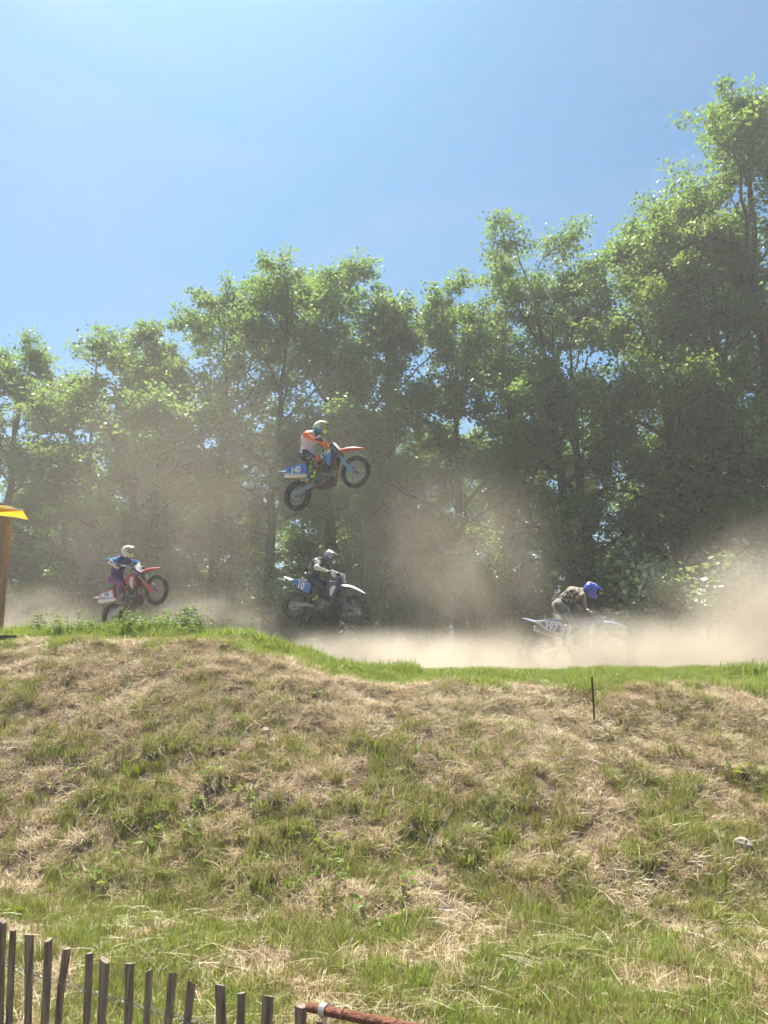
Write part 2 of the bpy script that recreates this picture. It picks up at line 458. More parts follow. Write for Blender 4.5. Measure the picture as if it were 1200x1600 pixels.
def make_tree(seed, H, clear, wmax, peak=0.55, limbs=18, lean=(0, 0), rtrunk=0.2, leaf=0.135, per=70, mat=None, fork=True, openness=0.16):
    g = np.random.default_rng(seed)
    k = 14
    t = np.linspace(0, 1, k)
    trunk = np.stack([lean[0] * t ** 1.4 * H + np.cumsum(g.normal(0, .045, k)) * (H / 14), lean[1] * t * H + np.cumsum(g.normal(0, .045, k)) * (H / 14), t * H * 0.93], 1)
    trunk -= trunk[0]
    trad = rtrunk * (1 - t) ** 0.8 + 0.02; trad[0] *= 1.35
    big = [(trunk, trad)]; mid = []; fine = []
    centres = []; dirs = []
    def along(P, s):
        x = s * (len(P) - 1); i = int(min(x, len(P) - 2)); return P[i] + (P[i + 1] - P[i]) * (x - i)
    az = g.uniform(0, 6.28)
    for i in range(limbs):
        s = clear + (0.97 - clear) * (i + g.uniform(-.3, .3)) / (limbs - 1)
        s = float(np.clip(s, clear * .9, 0.985))
        q = min(1.0, max(0.0, (s - clear) / (1 - clear)))
        prof = math.sin(PI * min(1, max(0.0, (q ** (math.log(.5) / math.log(peak))) * .86 + .12))) ** .75
        az += 2.4 + g.normal(0, .35)
        ln = wmax * (0.35 + .65 * prof) * g.uniform(.75, 1.2)
        elv = R(15 + 50 * q + g.normal(0, 9))
        d = np.array([math.cos(az) * math.cos(elv), math.sin(az) * math.cos(elv), math.sin(elv)])
        p0 = along(trunk, s)
        P = bez(p0, p0 + d * ln, np.array([0, 0, ln * .22]) + g.normal(0, ln * .10, 3), 7)
        P[1:-1] += g.normal(0, ln * .018, (5, 3))
        r0 = max(.02, np.interp(s, t, trad) * .55)
        big.append((P, np.linspace(r0, .014, 7)))
        for j in range(7):
            sj = .28 + .72 * (j + g.uniform(0, .9)) / 7
            b0 = along(P, min(sj, .99))
            dd = d * .6 + g.normal(0, .62, 3); dd[2] += .12; dd /= np.linalg.norm(dd)
            l2 = ln * g.uniform(.28, .52) * (1.15 - .4 * sj)
            Q = bez(b0, b0 + dd * l2, g.normal(0, l2 * .15, 3), 5)
            mid.append((Q, np.linspace(max(.009, r0 * .35), .007, 5)))
            for m_ in range(4):
                sm = .35 + .65 * (m_ + g.uniform(0, .8)) / 4
                c0 = along(Q, min(sm, .99))
                d3 = dd * .55 + g.normal(0, .7, 3); d3 /= np.linalg.norm(d3)
                l3 = g.uniform(.25, .7) * (.6 + .06 * wmax * 2)
                T = np.stack([c0, c0 + d3 * l3 * .5 + g.normal(0, .03, 3), c0 + d3 * l3])
                fine.append((T, np.array([.007, .005, .003])))
                if g.random() < openness: continue
                nleaf = int(per * g.uniform(.45, 1.45))
                u = g.uniform(.25, 1.12, nleaf)[:, None]
                base = c0 + d3 * l3 * u
                spread = .125 + .075 * g.random()
                centres.append(base + g.normal(0, spread, (nleaf, 3)) * np.array([1, 1, .7])); dirs.append(np.repeat((d3 * .6 + np.array([0, 0, -.15]))[None], nleaf, 0))
    V1, F1 = np_tubes(big, 8); V2, F2 = np_tubes(mid, 4); V3, F3 = np_tubes(fine, 3)
    V = np.concatenate([V1, V2, V3]); F = np.concatenate([F1, F2 + len(V1), F3 + len(V1) + len(V2)])
    wood = np_mesh("trunk", V, F, smooth=True); wood.materials.append(M_bark)
    lv = leaves_mesh("crown", np.concatenate(centres), np.concatenate(dirs), leaf, g)
    lv.materials.append(mat or M_oak)
    return wood, lv

def make_shrub(seed, H, W, stems=9, leaf=.09, per=60, mat=None):
    g = np.random.default_rng(seed)
    big, fine, centres, dirs = [], [], [], []
    for i in range(stems):
        az = g.uniform(0, 6.28); out = W * g.uniform(.2, 1.0); h = H * g.uniform(.55, 1.0)
        p1 = np.array([math.cos(az) * out, math.sin(az) * out, h])
        P = bez(np.zeros(3), p1, np.array([-math.cos(az), -math.sin(az), .6]) * out * .25 + g.normal(0, .06, 3), 8)
        big.append((P, np.linspace(.022, .006, 8)))
        for j in range(9):
            s = .15 + .85 * j / 9
            x = s * 7; k = int(min(x, 6)); c0 = P[k] + (P[k + 1] - P[k]) * (x - k)
            d = g.normal(0, 1, 3); d[2] = abs(d[2]) * .35; d /= np.linalg.norm(d)
            ln = g.uniform(.25, .8) * W * .5
            T = np.stack([c0, c0 + d * ln * .5 + np.array([0, 0, .03]), c0 + d * ln])
            fine.append((T, np.array([.006, .004, .002])))
            n = int(per * g.uniform(.5, 1.4)); u = g.uniform(.1, 1.1, n)[:, None]
            centres.append(c0 + d * ln * u + g.normal(0, .11, (n, 3))); dirs.append(np.repeat(d[None], n, 0))
    V1, F1 = np_tubes(big, 5); V3, F3 = np_tubes(fine, 3)
    wood = np_mesh("trunk", np.concatenate([V1, V3]), np.concatenate([F1, F3 + len(V1)]), smooth=True); wood.materials.append(M_bark)
    lv = leaves_mesh("crown", np.concatenate(centres), np.concatenate(dirs), leaf, g, flat=.8, wid=.4); lv.materials.append(mat or M_hazel)
    return wood, lv

def put_tree(name, pair, x, y, rot, scale, label, cat, group=None, squash=1.0):
    root = empty(name, (x, y, float(height(x, y, False)) - 0.05))
    root.rotation_euler = (0, 0, rot); root.scale = (scale * squash * 1.15, scale * squash * 1.15, scale)
    obj("trunk", pair[0], None, root); obj("crown", pair[1], None, root)
    return tag(root, label, cat, group)

VT = {
    'broad': (make_tree(101, 13, .20, 3.6, .50, 19, (.02, 0), .22), 13),
    'tall': (make_tree(102, 15, .22, 3.0, .60, 20, (-.02, .01), .20), 15),
    'round': (make_tree(103, 12, .18, 3.4, .62, 18, (.03, 0), .19), 12),
    'open': (make_tree(104, 14, .34, 2.9, .66, 16, (-.075, 0), .17, leaf=.125, per=58, openness=.20), 14),
    'fresh': (make_tree(105, 14, .20, 3.9, .55, 21, (0, 0), .24, leaf=.112, per=88, mat=M_oak2), 14),
    'slim': (make_tree(106, 11, .22, 2.4, .6, 15, (.02, 0), .13, per=64), 11),
}
for k_, (pr_, h_) in list(VT.items()):                 # true height of each, top leaves included
    co = np.empty(len(pr_[1].vertices) * 3, np.float32); pr_[1].vertices.foreach_get("co", co)
    VT[k_] = (pr_, float(np.quantile(co[2::3], .9985)))
FRONT = [
    # variant, X, Y, top height above ground, rotation, width factor, label
    ('fresh', 13.3, 24.2, 20.4, 3.6, .90, "tallest oak, cut off by the right edge of the picture"),
    ('fresh', 9.7, 25.2, 16.4, 2.1, .95, "bright yellow-green oak beside the tallest oak on the right"),
    ('open', 6.3, 25.2, 15.6, 0.0, .92, "open-crowned oak with see-through leaning top against the sky"),
    ('broad', 7.1, 26.4, 13.2, 3.3, .95, "thick dark-trunked oak right behind the blue-helmeted rider"),
    ('round', 2.7, 27.0, 13.6, 1.0, .85, "round-topped oak just left of the open-crowned leaning one"),
    ('slim', .2, 27.4, 13.8, 2.2, 1.0, "slim oak standing behind the raised front wheel of the flying bike"),
    ('tall', -1.9, 27.4, 15.4, .6, 1.1, "oak with the highest knobbly top, above the flying rider"),
    ('open', -4.1, 26.8, 14.2, 2.5, 1.05, "loose-crowned oak filling the gap behind the flying bike's tail"),
    ('broad', -6.2, 27.8, 14.4, 1.2, .84, "broad oak with domed top, halfway between flying rider and left edge"),
    ('round', -9.2, 27.6, 12.4, 5.2, 1.05, "rounded oak sloping down to the left of the domed one"),
    ('slim', -12.2, 28.6, 11.0, .4, 1.3, "lower oak beside the bare dead tree top"),
    ('tall', -15.2, 30.4, 12.9, 3.9, 1.2, "leafy oak at the far left edge above the yellow roof"),
    ('tall', 13.1, 27.6, 17.6, 1.7, 1.15, "dense oak close behind the tallest oak at the right edge"),
    ('slim', 4.5, 25.8, 11.0, 3.1, 1.2, "shorter oak wedged between the open-crowned oak and the round-topped one"),
    ('round', 11.6, 26.6, 16.0, 4.4, .95, "oak in the gap between the tallest oak and the bright yellow-green one"),
    ('slim', -8.0, 26.6, 10.2, 5.0, 1.3, "short full oak below the domed crown, above the purple rider"),
]
for v, x, y, top, rot, wf, lab in FRONT:
    pr, h = VT[v]
    put_tree("oak_tree", pr, x, y, rot, top / h, lab, "tree", "oaks along the front of the wood", wf)
g = np.random.default_rng(5)
keys = ['broad', 'round', 'slim', 'tall']
back = []
for row, (dy, n) in enumerate(((4.6, 12), (10.5, 9))):
    for i in range(n):
        q = (i + .5 + g.uniform(-.3, .3)) / n
        x = 15 - 36 * q; y = 25.5 + dy + max(0, (9 - x)) * .33 + g.uniform(-1, 1)
        back.append((x * (1 + .1 * row), y, keys[int(g.integers(0, 4))], g.uniform(9.0, 11.8), g.uniform(0, 6.28)))
for x, y, v, top, rot in back:
    pr, h = VT[v]
    put_tree("woodland_tree", pr, x, y, rot, top / h, "oak deeper in the wood, half hidden behind the front row of trees", "tree", "trees deeper in the wood", 1.1)

SH = [make_shrub(201, 3.2, 1.7), make_shrub(202, 4.4, 1.6, 10), make_shrub(203, 2.2, 1.6, 13, leaf=.10, per=60, mat=M_hazel_sunlit)]
shrubs = [
    (2, 6.9, 20.0, 1.5, .4, "low broad-leaved hazel bush beside the blue-helmeted rider, sunlight put into its paler leaf colour"),
    (0, 9.4, 20.4, 1.0, 1.4, "hazel bush under the tallest oak at the right edge"),
    (1, 3.6, 22.3, 1.0, 2.2, "tall bush between the two dark trunks behind the right-hand rider"),
    (0, 1.2, 22.6, 1.1, 3.0, "bush in the dust to the right of the black-clad seated rider"),
    (1, -.6, 23.4, 1.0, .1, "tall bush behind the black-clad seated rider"),
    (0, -2.9, 23.8, 1.1, 1.1, "bush just left of the black-clad seated rider's back wheel"),
    (1, -5.2, 24.6, 1.05, 4.1, "tall bush to the right of the purple rider's raised front wheel"),
    (0, -7.5, 24.9, 1.2, 2.6, "bush directly behind the purple-clad rider"),
    (1, -9.8, 25.6, 1.1, 5.1, "tall bush above the dust puff left of the purple rider"),
    (0, -12.2, 26.4, 1.3, .9, "dark bush next to the wooden post of the yellow roof"),
    (1, -14.6, 27.5, 1.2, 3.7, "tall dark bush at the left edge behind the wooden post"),
    (1, 11.9, 23.0, 1.2, 2.0, "tall bush under the bright yellow-green oak"),
]
for v, x, y, sc, rot, lab in shrubs:
    put_tree("bush", SH[v], x, y, rot, sc, lab, "bush", "bushes along the edge of the wood")

g = np.random.default_rng(15)
for i in range(22):
    q = (i + g.uniform(.1, .9)) / 22; x = 15.5 - 37 * q; y = 25.5 + max(0, 8 - x) * .30 + g.uniform(0, 5)
    put_tree("bush", SH[int(g.integers(0, 2))], x, y, g.uniform(0, 6.28), g.uniform(1.0, 1.45), "dark bush deep among the trunks, behind the bushes at the wood's edge", "bush", "bushes deep among the trunks", 1.25)

def dead_tree(seed, H, label, x, y, spread=1.0, z0=None, rot=0):
    g = np.random.default_rng(seed)
    paths = []
    k = 9
    P = np.stack([np.cumsum(g.normal(0, .05, k)), np.cumsum(g.normal(0, .05, k)), np.linspace(0, H, k)], 1); P -= P[0]
    paths.append((P, np.linspace(.10 * H / 12, .022, k)))
    for i in range(11):
        s = g.uniform(.62, .97); b = P[int(s * 8)]
        d = g.normal(0, 1, 3); d[2] = abs(d[2]) + .5; d /= np.linalg.norm(d); ln = g.uniform(.5, 1.5) * spread
        Q = bez(b, b + d * ln, g.normal(0, .12, 3), 5); paths.append((Q, np.linspace(.034, .014, 5)))
        for j in range(4):
            c = Q[1 + j % 4]; d2 = d * .5 + g.normal(0, .6, 3); d2 /= np.linalg.norm(d2)
            paths.append((np.stack([c, c + d2 * .25, c + d2 * .5 + g.normal(0, .05, 3)]), np.array([.018, .014, .008])))
    V, F = np_tubes(paths, 5)
    root = empty("dead_tree", (x, y, float(height(x, y, False)) - .05 if z0 is None else z0)); root.rotation_euler = (0, 0, rot)
    o = obj("trunk", np_mesh("trunk", V, F, smooth=True), M_deadbark, root)
    return tag(root, label, "dead tree")
dead_tree(301, 13.0, "bare dead tree top poking above the leaves at the left", -10.9, 28.6, 1.3)
dead_tree(302, 3.4, "small bare pale dead sapling in the dark bushes left of the purple rider", -9.0, 23.0, .9)

# ------------------------------------------------------------------ grass, dry grass, straw, weeds (uncountable: stuff)
M_grass = leaf_mat("grass_blade", (0.17, 0.235, 0.032), (0.33, 0.375, 0.06), (0.44, 0.53, 0.085), gloss=0.05, trans=0.4)
M_olive = leaf_mat("grass_olive", (0.19, 0.185, 0.045), (0.39, 0.33, 0.10), (0.43, 0.42, 0.12), gloss=0.04, trans=0.35)
M_dry = leaf_mat("grass_dead", (0.36, 0.25, 0.14), (0.70, 0.53, 0.33), (0.54, 0.41, 0.26), gloss=0.03, trans=0.3)
M_herb = leaf_mat("herb", (0.12, 0.17, 0.025), (0.20, 0.26, 0.05), (0.38, 0.46, 0.06), gloss=0.015)
M_straw = leaf_mat("straw", (0.45, 0.37, 0.21), (0.68, 0.59, 0.38), (0.6, 0.5, 0.3), gloss=0.05, trans=0.2)

def blade_set(name, seed, n, h, rad, width, curl, mat, lie=0.0):
    """one tuft: n curved tapering blades"""
    g = np.random.default_rng(seed)
    V, F = [], []
    for i in range(n):
        a = g.uniform(0, 6.28); r = rad * math.sqrt(g.random())
        base = np.array([math.cos(a) * r, math.sin(a) * r, -0.01])
        b = g.uniform(0, 6.28); out = np.array([math.cos(b), math.sin(b), 0]); side = np.array([-math.sin(b), math.cos(b), 0])
        L = h * g.uniform(.55, 1.3); c = curl * g.uniform(.3, 1.5); up = 1 - lie * g.uniform(.6, 1.0)
        p1 = base + np.array([0, 0, L * .5 * up]) + out * L * (.12 * c + .35 * lie)
        p2 = base + np.array([0, 0, L * (.95 - .25 * c) * up]) + out * L * (.5 * c + .8 * lie)
        w = width * g.uniform(.7, 1.3)
        k = len(V)
        V += [base - side * w * .5, base + side * w * .5, p1 - side * w * .42, p1 + side * w * .42, p2]
        F += [(k, k + 1, k + 3), (k, k + 3, k + 2), (k + 2, k + 3, k + 4)]
    me = np_mesh(name, np.array(V), np.array(F)); me.materials.append(mat)
    return me
def stalk_set(name, seed, n, L, mat, w=.002):
    g = np.random.default_rng(seed); V, F = [], []
    for i in range(n):
        b = g.uniform(0, 6.28); d = np.array([math.cos(b), math.sin(b), 0]); sd = np.array([-math.sin(b), math.cos(b), 0])
        ln = L * g.uniform(.5, 1.2); c = np.array([g.normal(0, .08), g.normal(0, .08), .025 + .03 * g.random()])
        bow = g.normal(0, .10); k = len(V)
        for t in (-1, -.33, .33, 1):
            p = c + d * ln * .5 * t + sd * bow * ln * (1 - t * t) + np.array([0, 0, .02 * (1 - t * t)])
            V += [p - sd * w * .5 + np.array([0, 0, w * .4]), p + sd * w * .5]
        for j in range(3): F += [(k + 2 * j, k + 2 * j + 1, k + 2 * j + 3), (k + 2 * j, k + 2 * j + 3, k + 2 * j + 2)]
    me = np_mesh(name, np.array(V), np.array(F)); me.materials.append(mat)
    return me
def weed_set(name, seed, H, n, mat, size=.05):
    g = np.random.default_rng(seed); C, D, paths = [], [], []
    for s in range(n):
        lean = g.normal(0, .14, 2); h = H * g.uniform(.6, 1.1); b = g.normal(0, .05, 2)
        P = np.stack([[b[0], b[1], -.02], [b[0] + lean[0] * h * .4, b[1] + lean[1] * h * .4, h * .55], [b[0] + lean[0] * h, b[1] + lean[1] * h, h]])
        paths.append((P, np.array([.004, .003, .002])))
        for z in np.arange(.12, 1.02, .035 / H * 1.6):
            c = P[0] * (1 - z) + P[2] * z; sc = 1.1 - .6 * z
            for q in range(3):
                a = g.uniform(0, 6.28); d = np.array([math.cos(a), math.sin(a), .25]); C.append(c + d * size * .55 * sc); D.append(d * 2.5)
    lv = leaves_mesh(name, np.array(C), np.array(D), size, g, flat=.9, wid=.27); lv.materials.append(mat)
    return lv

def make_coll(name, meshes):
    c = bpy.data.collections.new(name)
    for i, me in enumerate(meshes):
        c.objects.link(bpy.data.objects.new("%s_%02d" % (name, i), me))
    return c
def scatter(name, coll, P, rot, scl, idx, label, cat):
    me = bpy.data.meshes.new(name)
    me.vertices.add(len(P)); me.vertices.foreach_set("co", np.ascontiguousarray(P, np.float32).ravel())
    for nm, ty, dat, key in (("rot", 'FLOAT_VECTOR', rot, "vector"), ("scl", 'FLOAT', scl, "value"), ("pick", 'INT', idx, "value")):
        a = me.attributes.new(nm, ty, 'POINT')
        a.data.foreach_set(key, np.ascontiguousarray(dat, np.int32 if ty == 'INT' else np.float32).ravel())
    o = obj(name, me)
    ng = bpy.data.node_groups.new(name, 'GeometryNodeTree')
    ng.interface.new_socket("Geometry", in_out='INPUT', socket_type='NodeSocketGeometry')
    ng.interface.new_socket("Geometry", in_out='OUTPUT', socket_type='NodeSocketGeometry')
    N, L = ng.nodes, ng.links
    gi, go = N.new("NodeGroupInput"), N.new("NodeGroupOutput")
    ip = N.new("GeometryNodeInstanceOnPoints"); ci = N.new("GeometryNodeCollectionInfo")
    ci.inputs[0].default_value = coll; ci.inputs[1].default_value = True; ci.inputs[2].default_value = True
    def attr(nm, ty):
        a = N.new("GeometryNodeInputNamedAttribute"); a.data_type = ty; a.inputs[0].default_value = nm
        return a.outputs[0]
    L.new(gi.outputs[0], ip.inputs["Points"]); L.new(ci.outputs[0], ip.inputs["Instance"])
    ip.inputs["Pick Instance"].default_value = True
    L.new(attr("pick", 'INT'), ip.inputs["Instance Index"]); L.new(attr("rot", 'FLOAT_VECTOR'), ip.inputs["Rotation"]); L.new(attr("scl", 'FLOAT'), ip.inputs["Scale"])
    L.new(ip.outputs[0], go.inputs[0])
    md = o.modifiers.new("scatter", 'NODES'); md.node_group = ng
    return tag(o, label, cat, kind="stuff")
def slope_rot(x, y, amount, g):
    e = .12
    ty = np.arctan((height(x, y + e) - height(x, y - e)) / (2 * e)) * amount
    p = g.uniform(0, 2 * PI, len(x)); t = ty + g.normal(0, .10, len(x))
    st, ct, sp, cp = np.sin(t), np.cos(t), np.sin(p), np.cos(p)
    return np.stack([np.arctan2(st * cp, ct), -np.arcsin(np.clip(st * sp, -1, 1)), np.arctan2(ct * sp, cp)], 1)
def field(n, g, y0=3.2, y1=12.6, xpad=1.0):
    """random points over the part of the near ground in view, even per square metre"""
    y = g.uniform(y0, y1, n * 2); x = g.uniform(-7.2, 7.2, n * 2)
    k = np.abs(x) < .52 * y + xpad
    return x[k][:n], y[k][:n]
def zones(x, y):
    L, toe, sh = bank_lines(x)
    s = (y - toe) / (sh - toe)
    w1 = fbm(x * .7, y * .9, 51, 3); w2 = fbm(x * 2.4, y * 2.4, 61, 3)
    top = sstep(.90, 1.12, s + .45 * (w2 - .5) + .2 * (w1 - .5) - .10 * L)                       # lush strip on the crest
    dead = sstep(.50, .76, s + .55 * (w1 - .5) + .25 * (w2 - .5)) * (1 - top)  # scorched upper face
    flat = 1 - sstep(-.10, .12, s + .2 * (w2 - .5))                             # mown strip at the foot
    bare = .85 * sstep(.60, .70, fbm(x * 2.6, y * 3.2, 97, 3)) * (1 - top)     # patches of bare dark soil
    return s, top * (1 - bare), dead * (1 - bare), flat * (1 - bare * .6), w1, w2 - bare * .3

g = np.random.default_rng(11)
C_green = make_coll("green_tuft", [blade_set("green_tuft", 400 + i, 32, .08 + .02 * (i % 3), .06, .0052, .7, M_grass) for i in range(5)])
C_olive = make_coll("olive_tuft", [blade_set("olive_tuft", 420 + i, 30, .10 + .03 * (i % 3), .06, .0046, .8, M_olive) for i in range(5)])
C_dry = make_coll("dead_tuft", [blade_set("dead_tuft", 440 + i, 32, .085 + .02 * (i % 3), .07, .0042, .9, M_dry, lie=.45 + .1 * (i % 3)) for i in range(6)])
C_straw = make_coll("straw_wisp", [stalk_set("straw_wisp", 460 + i, 5, .34, M_straw) for i in range(5)])
C_weed = make_coll("weed_stem", [weed_set("weed_stem", 480 + i, .26 + .06 * i, 2, M_nettle) for i in range(4)])
C_herb = make_coll("herb_leaf", [weed_set("herb_leaf", 490 + i, .07, 5, M_herb, .045) for i in range(3)])

def place(name, coll, x, y, k, tilt, smin, smax, lift, label, cat, g):
    x, y = x[k], y[k]
    P = np.stack([x, y, height(x, y) + lift], 1)
    return scatter(name, coll, P, slope_rot(x, y, tilt, g), g.uniform(smin, smax, len(x)), g.integers(0, len(coll.objects), len(x)), label, cat)

x, y = field(62000, g)
s, top, dead, flat, w1, w2 = zones(x, y)
r = g.random(len(x))
pg = np.clip(.95 * top + .70 * flat * sstep(.36, .58, w2 + .3 * (w1 - .5)) + .20 * (1 - dead) * sstep(.38, .6, w2) + .06 * dead * sstep(.5, .62, w1), 0, 1)
place("grass", C_green, x, y, (r < pg) & (y < 12.0), .3, .65, 1.35, 0, "fresh green grass on the crest of the bank and along its foot", "grass", g)
x, y = field(52000, g)
s, top, dead, flat, w1, w2 = zones(x, y); r = g.random(len(x))
po = np.clip((1 - top) * (.95 * (1 - dead) * sstep(.24, .5, w2) + .34 * dead * sstep(.46, .62, w2) + .35 * flat), 0, 1)
place("olive_grass", C_olive, x, y, (r < po) & (y < 12.2), .25, .4, 1.0, 0, "yellowing olive grass tufts on the lower face of the bank", "grass", g)
x, y = field(60000, g)
s, top, dead, flat, w1, w2 = zones(x, y); r = g.random(len(x))
pd = np.clip(.14 * top + (1 - top) * (.95 * dead + .28 * (1 - dead) + .25 * flat * sstep(.5, .65, w1)), 0, 1)
place("dry_grass", C_dry, x, y, (r < pd) & (y < 12.4), .9, .6, 1.4, .005, "matted dead brown grass on the upper face of the bank", "dry grass", g)
x, y = field(9000, g)
s, top, dead, flat, w1, w2 = zones(x, y); r = g.random(len(x))
ps = np.clip((1 - top) * (.07 + .14 * dead + .95 * flat * sstep(.46, .60, fbm(x * .9, y * 2.2, 77, 3))), 0, 1)
place("straw", C_straw, x, y, (r < ps), .9, .35, 1.0, .012, "loose pale straw stalks strewn over the bank and its foot", "straw", g)
# nettles, weeds and longer grass crowning the mound, ragged in height
n = 1500
x = g.uniform(-6.3, -1.7, n); y = 10.75 + .75 * g.random(n)
dens = sstep(.34, .60, fbm(x * 1.3, y * .8, 83, 3) + .05 * (x < -3.2)) * sstep(-1.7, -2.3, x)
tall = .45 + .75 * fbm(x * 2.3, y * 1.5, 85, 3)
k = (g.random(n) < dens * .55) & (x > -4.9)
P = np.stack([x, y, height(x, y)], 1)[k]
scatter("weeds", C_weed, P, slope_rot(x[k], y[k], .1, g), (tall * g.uniform(.35, 1.15, n))[k], g.integers(0, 4, k.sum()), "green nettles and weeds crowning the high mound", "weeds")
x = g.uniform(-6.3, .4, 2600); y = 10.6 + 1.2 * g.random(2600)
k = (g.random(2600) < sstep(.35, .6, fbm(x * 1.9, y * 1.9, 89, 3))) & ((x > -4.95) | (y > 11.15))
place("crest_grass", C_green, x, y, k, .2, 1.0, 2.3, 0, "longer ragged green grass along the top of the mound", "grass", g)
x, y = field(1500, g); s, top, dead, flat, w1, w2 = zones(x, y)
place("broadleaf_weeds", C_herb, x, y, (s < .5) & (s > -.1) & (fbm(x * 1.5, y * 1.5, 87, 2) > .55), .5, .7, 1.5, 0, "low broad-leaved green weeds on the lower face of the bank", "weeds", g)
# rough tussocks on the far right of the crest
x = g.normal(5.15, .22, 60); y = g.normal(10.9, .2, 60)
place("tall_grass", C_green, x, y, np.ones(60, bool), .2, 1.6, 2.8, 0, "taller tussock of green grass at the right end of the crest", "grass", g)

# ------------------------------------------------------------------ dusty air
def vol_mat(name, density, color=(0.86, 0.80, 0.71), aniso=0.35):
    m, n, l = mat_new(name); n.remove(n["Principled BSDF"])
    pv = n.new("ShaderNodeVolumePrincipled"); pv.inputs["Color"].default_value = rgb(color)
    pv.inputs["Density"].default_value = density; pv.inputs["Anisotropy"].default_value = aniso
    l.new(pv.outputs[0], n["Material Output"].inputs["Volume"])
    return m, n, l, pv
haze_m = vol_mat("thin_haze", 0.0028, (0.90, 0.90, 0.88))[0]
hz = MB().box((0, 45, 9.5), (310, 220, 23)).build("haze", haze_m)
tag(hz, "thin dusty haze hanging in the air", kind="stuff")

def dust_field(lo, hi, billows, rate, label):
    """one closed box of air holding soft-edged billows of dust: (centre, half axes, density, noise scale, threshold, softness, seed)"""
    m, n, l, pv = vol_mat("dust", 0.0, (0.92, 0.83, 0.70), 0.3)
    tc = n.new("ShaderNodeTexCoord"); total = None
    def math_(op, a, b):
        q = n.new("ShaderNodeMath"); q.operation = op
        for k_, v_ in enumerate((a, b)):
            if isinstance(v_, (int, float)): q.inputs[k_].default_value = v_
            else: l.new(v_, q.inputs[k_])
        return q.outputs[0]
    for c, r, dens, scale, thr, soft, seed in billows:
        lc = n.new("ShaderNodeVectorMath"); lc.operation = 'MULTIPLY_ADD'; l.new(tc.outputs["Object"], lc.inputs[0])
        lc.inputs[1].default_value = [1 / q for q in r]; lc.inputs[2].default_value = [-a / q for a, q in zip(c, r)]
        ln = n.new("ShaderNodeVectorMath"); ln.operation = 'LENGTH'; l.new(lc.outputs[0], ln.inputs[0])
        fall = n.new("ShaderNodeMapRange"); fall.interpolation_type = 'SMOOTHERSTEP'
        l.new(ln.outputs["Value"], fall.inputs[0]); fall.inputs[1].default_value = 1.0; fall.inputs[2].default_value = 0.1
        sc = n.new("ShaderNodeVectorMath"); sc.operation = 'MULTIPLY_ADD'; l.new(tc.outputs["Object"], sc.inputs[0])
        sc.inputs[1].default_value = (scale, scale, scale); sc.inputs[2].default_value = (seed * 7.3, seed * 3.1, seed)
        nz = n.new("ShaderNodeTexNoise"); nz.inputs["Scale"].default_value = 1.0; nz.inputs["Detail"].default_value = 4.0; nz.inputs["Distortion"].default_value = 0.9
        l.new(sc.outputs[0], nz.inputs["Vector"])
        th = n.new("ShaderNodeMapRange"); l.new(nz.outputs[0], th.inputs[0]); th.inputs[1].default_value = thr; th.inputs[2].default_value = thr + soft
        d_ = math_('MULTIPLY', math_('MULTIPLY', fall.outputs[0], th.outputs[0]), dens)
        total = d_ if total is None else math_('ADD', total, d_)
    l.new(total, pv.inputs["Density"])
    m.cycles.volume_step_rate = rate
    o = MB().box([(a + b) / 2 for a, b in zip(lo, hi)], [b - a for a, b in zip(lo, hi)]).build("dust", m)
    return tag(o, label, "dust", "dust thrown up over the track", "stuff")
dust_field((-5.6, 12.7, .2), (13.9, 17.95, 5.1), [
    ((9.0, 15.3, 2.1), (4.8, 2.6, 2.9), .95, .55, .36, .30, 1),
    ((4.8, 14.3, 1.25), (5.0, 1.5, 1.35), 2.3, .9, .32, .28, 2),
    ((-.2, 15.5, 1.15), (5.3, 2.3, 1.15), 1.9, .9, .34, .28, 3)], .65, "dense tan dust rolling along the track below the centre bike and round the bike numbered 397")
dust_field((-15.2, 18.05, .2), (6.0, 23.6, 12.8), [
    ((1.9, 20.2, 3.2), (3.9, 2.0, 4.6), .34, .55, .28, .5, 4),
    ((-5.4, 20.9, 5.0), (9.6, 2.6, 7.7), .11, .35, .12, .75, 5),
    ((-8.8, 19.5, 2.0), (2.8, 1.4, 1.6), .85, .9, .38, .28, 6),
    ((-4.4, 19.4, 2.0), (2.6, 1.3, 1.6), .9, .9, .36, .28, 7)], .7, "thin pale veil of dust drifting up in front of the trees on the left and centre")

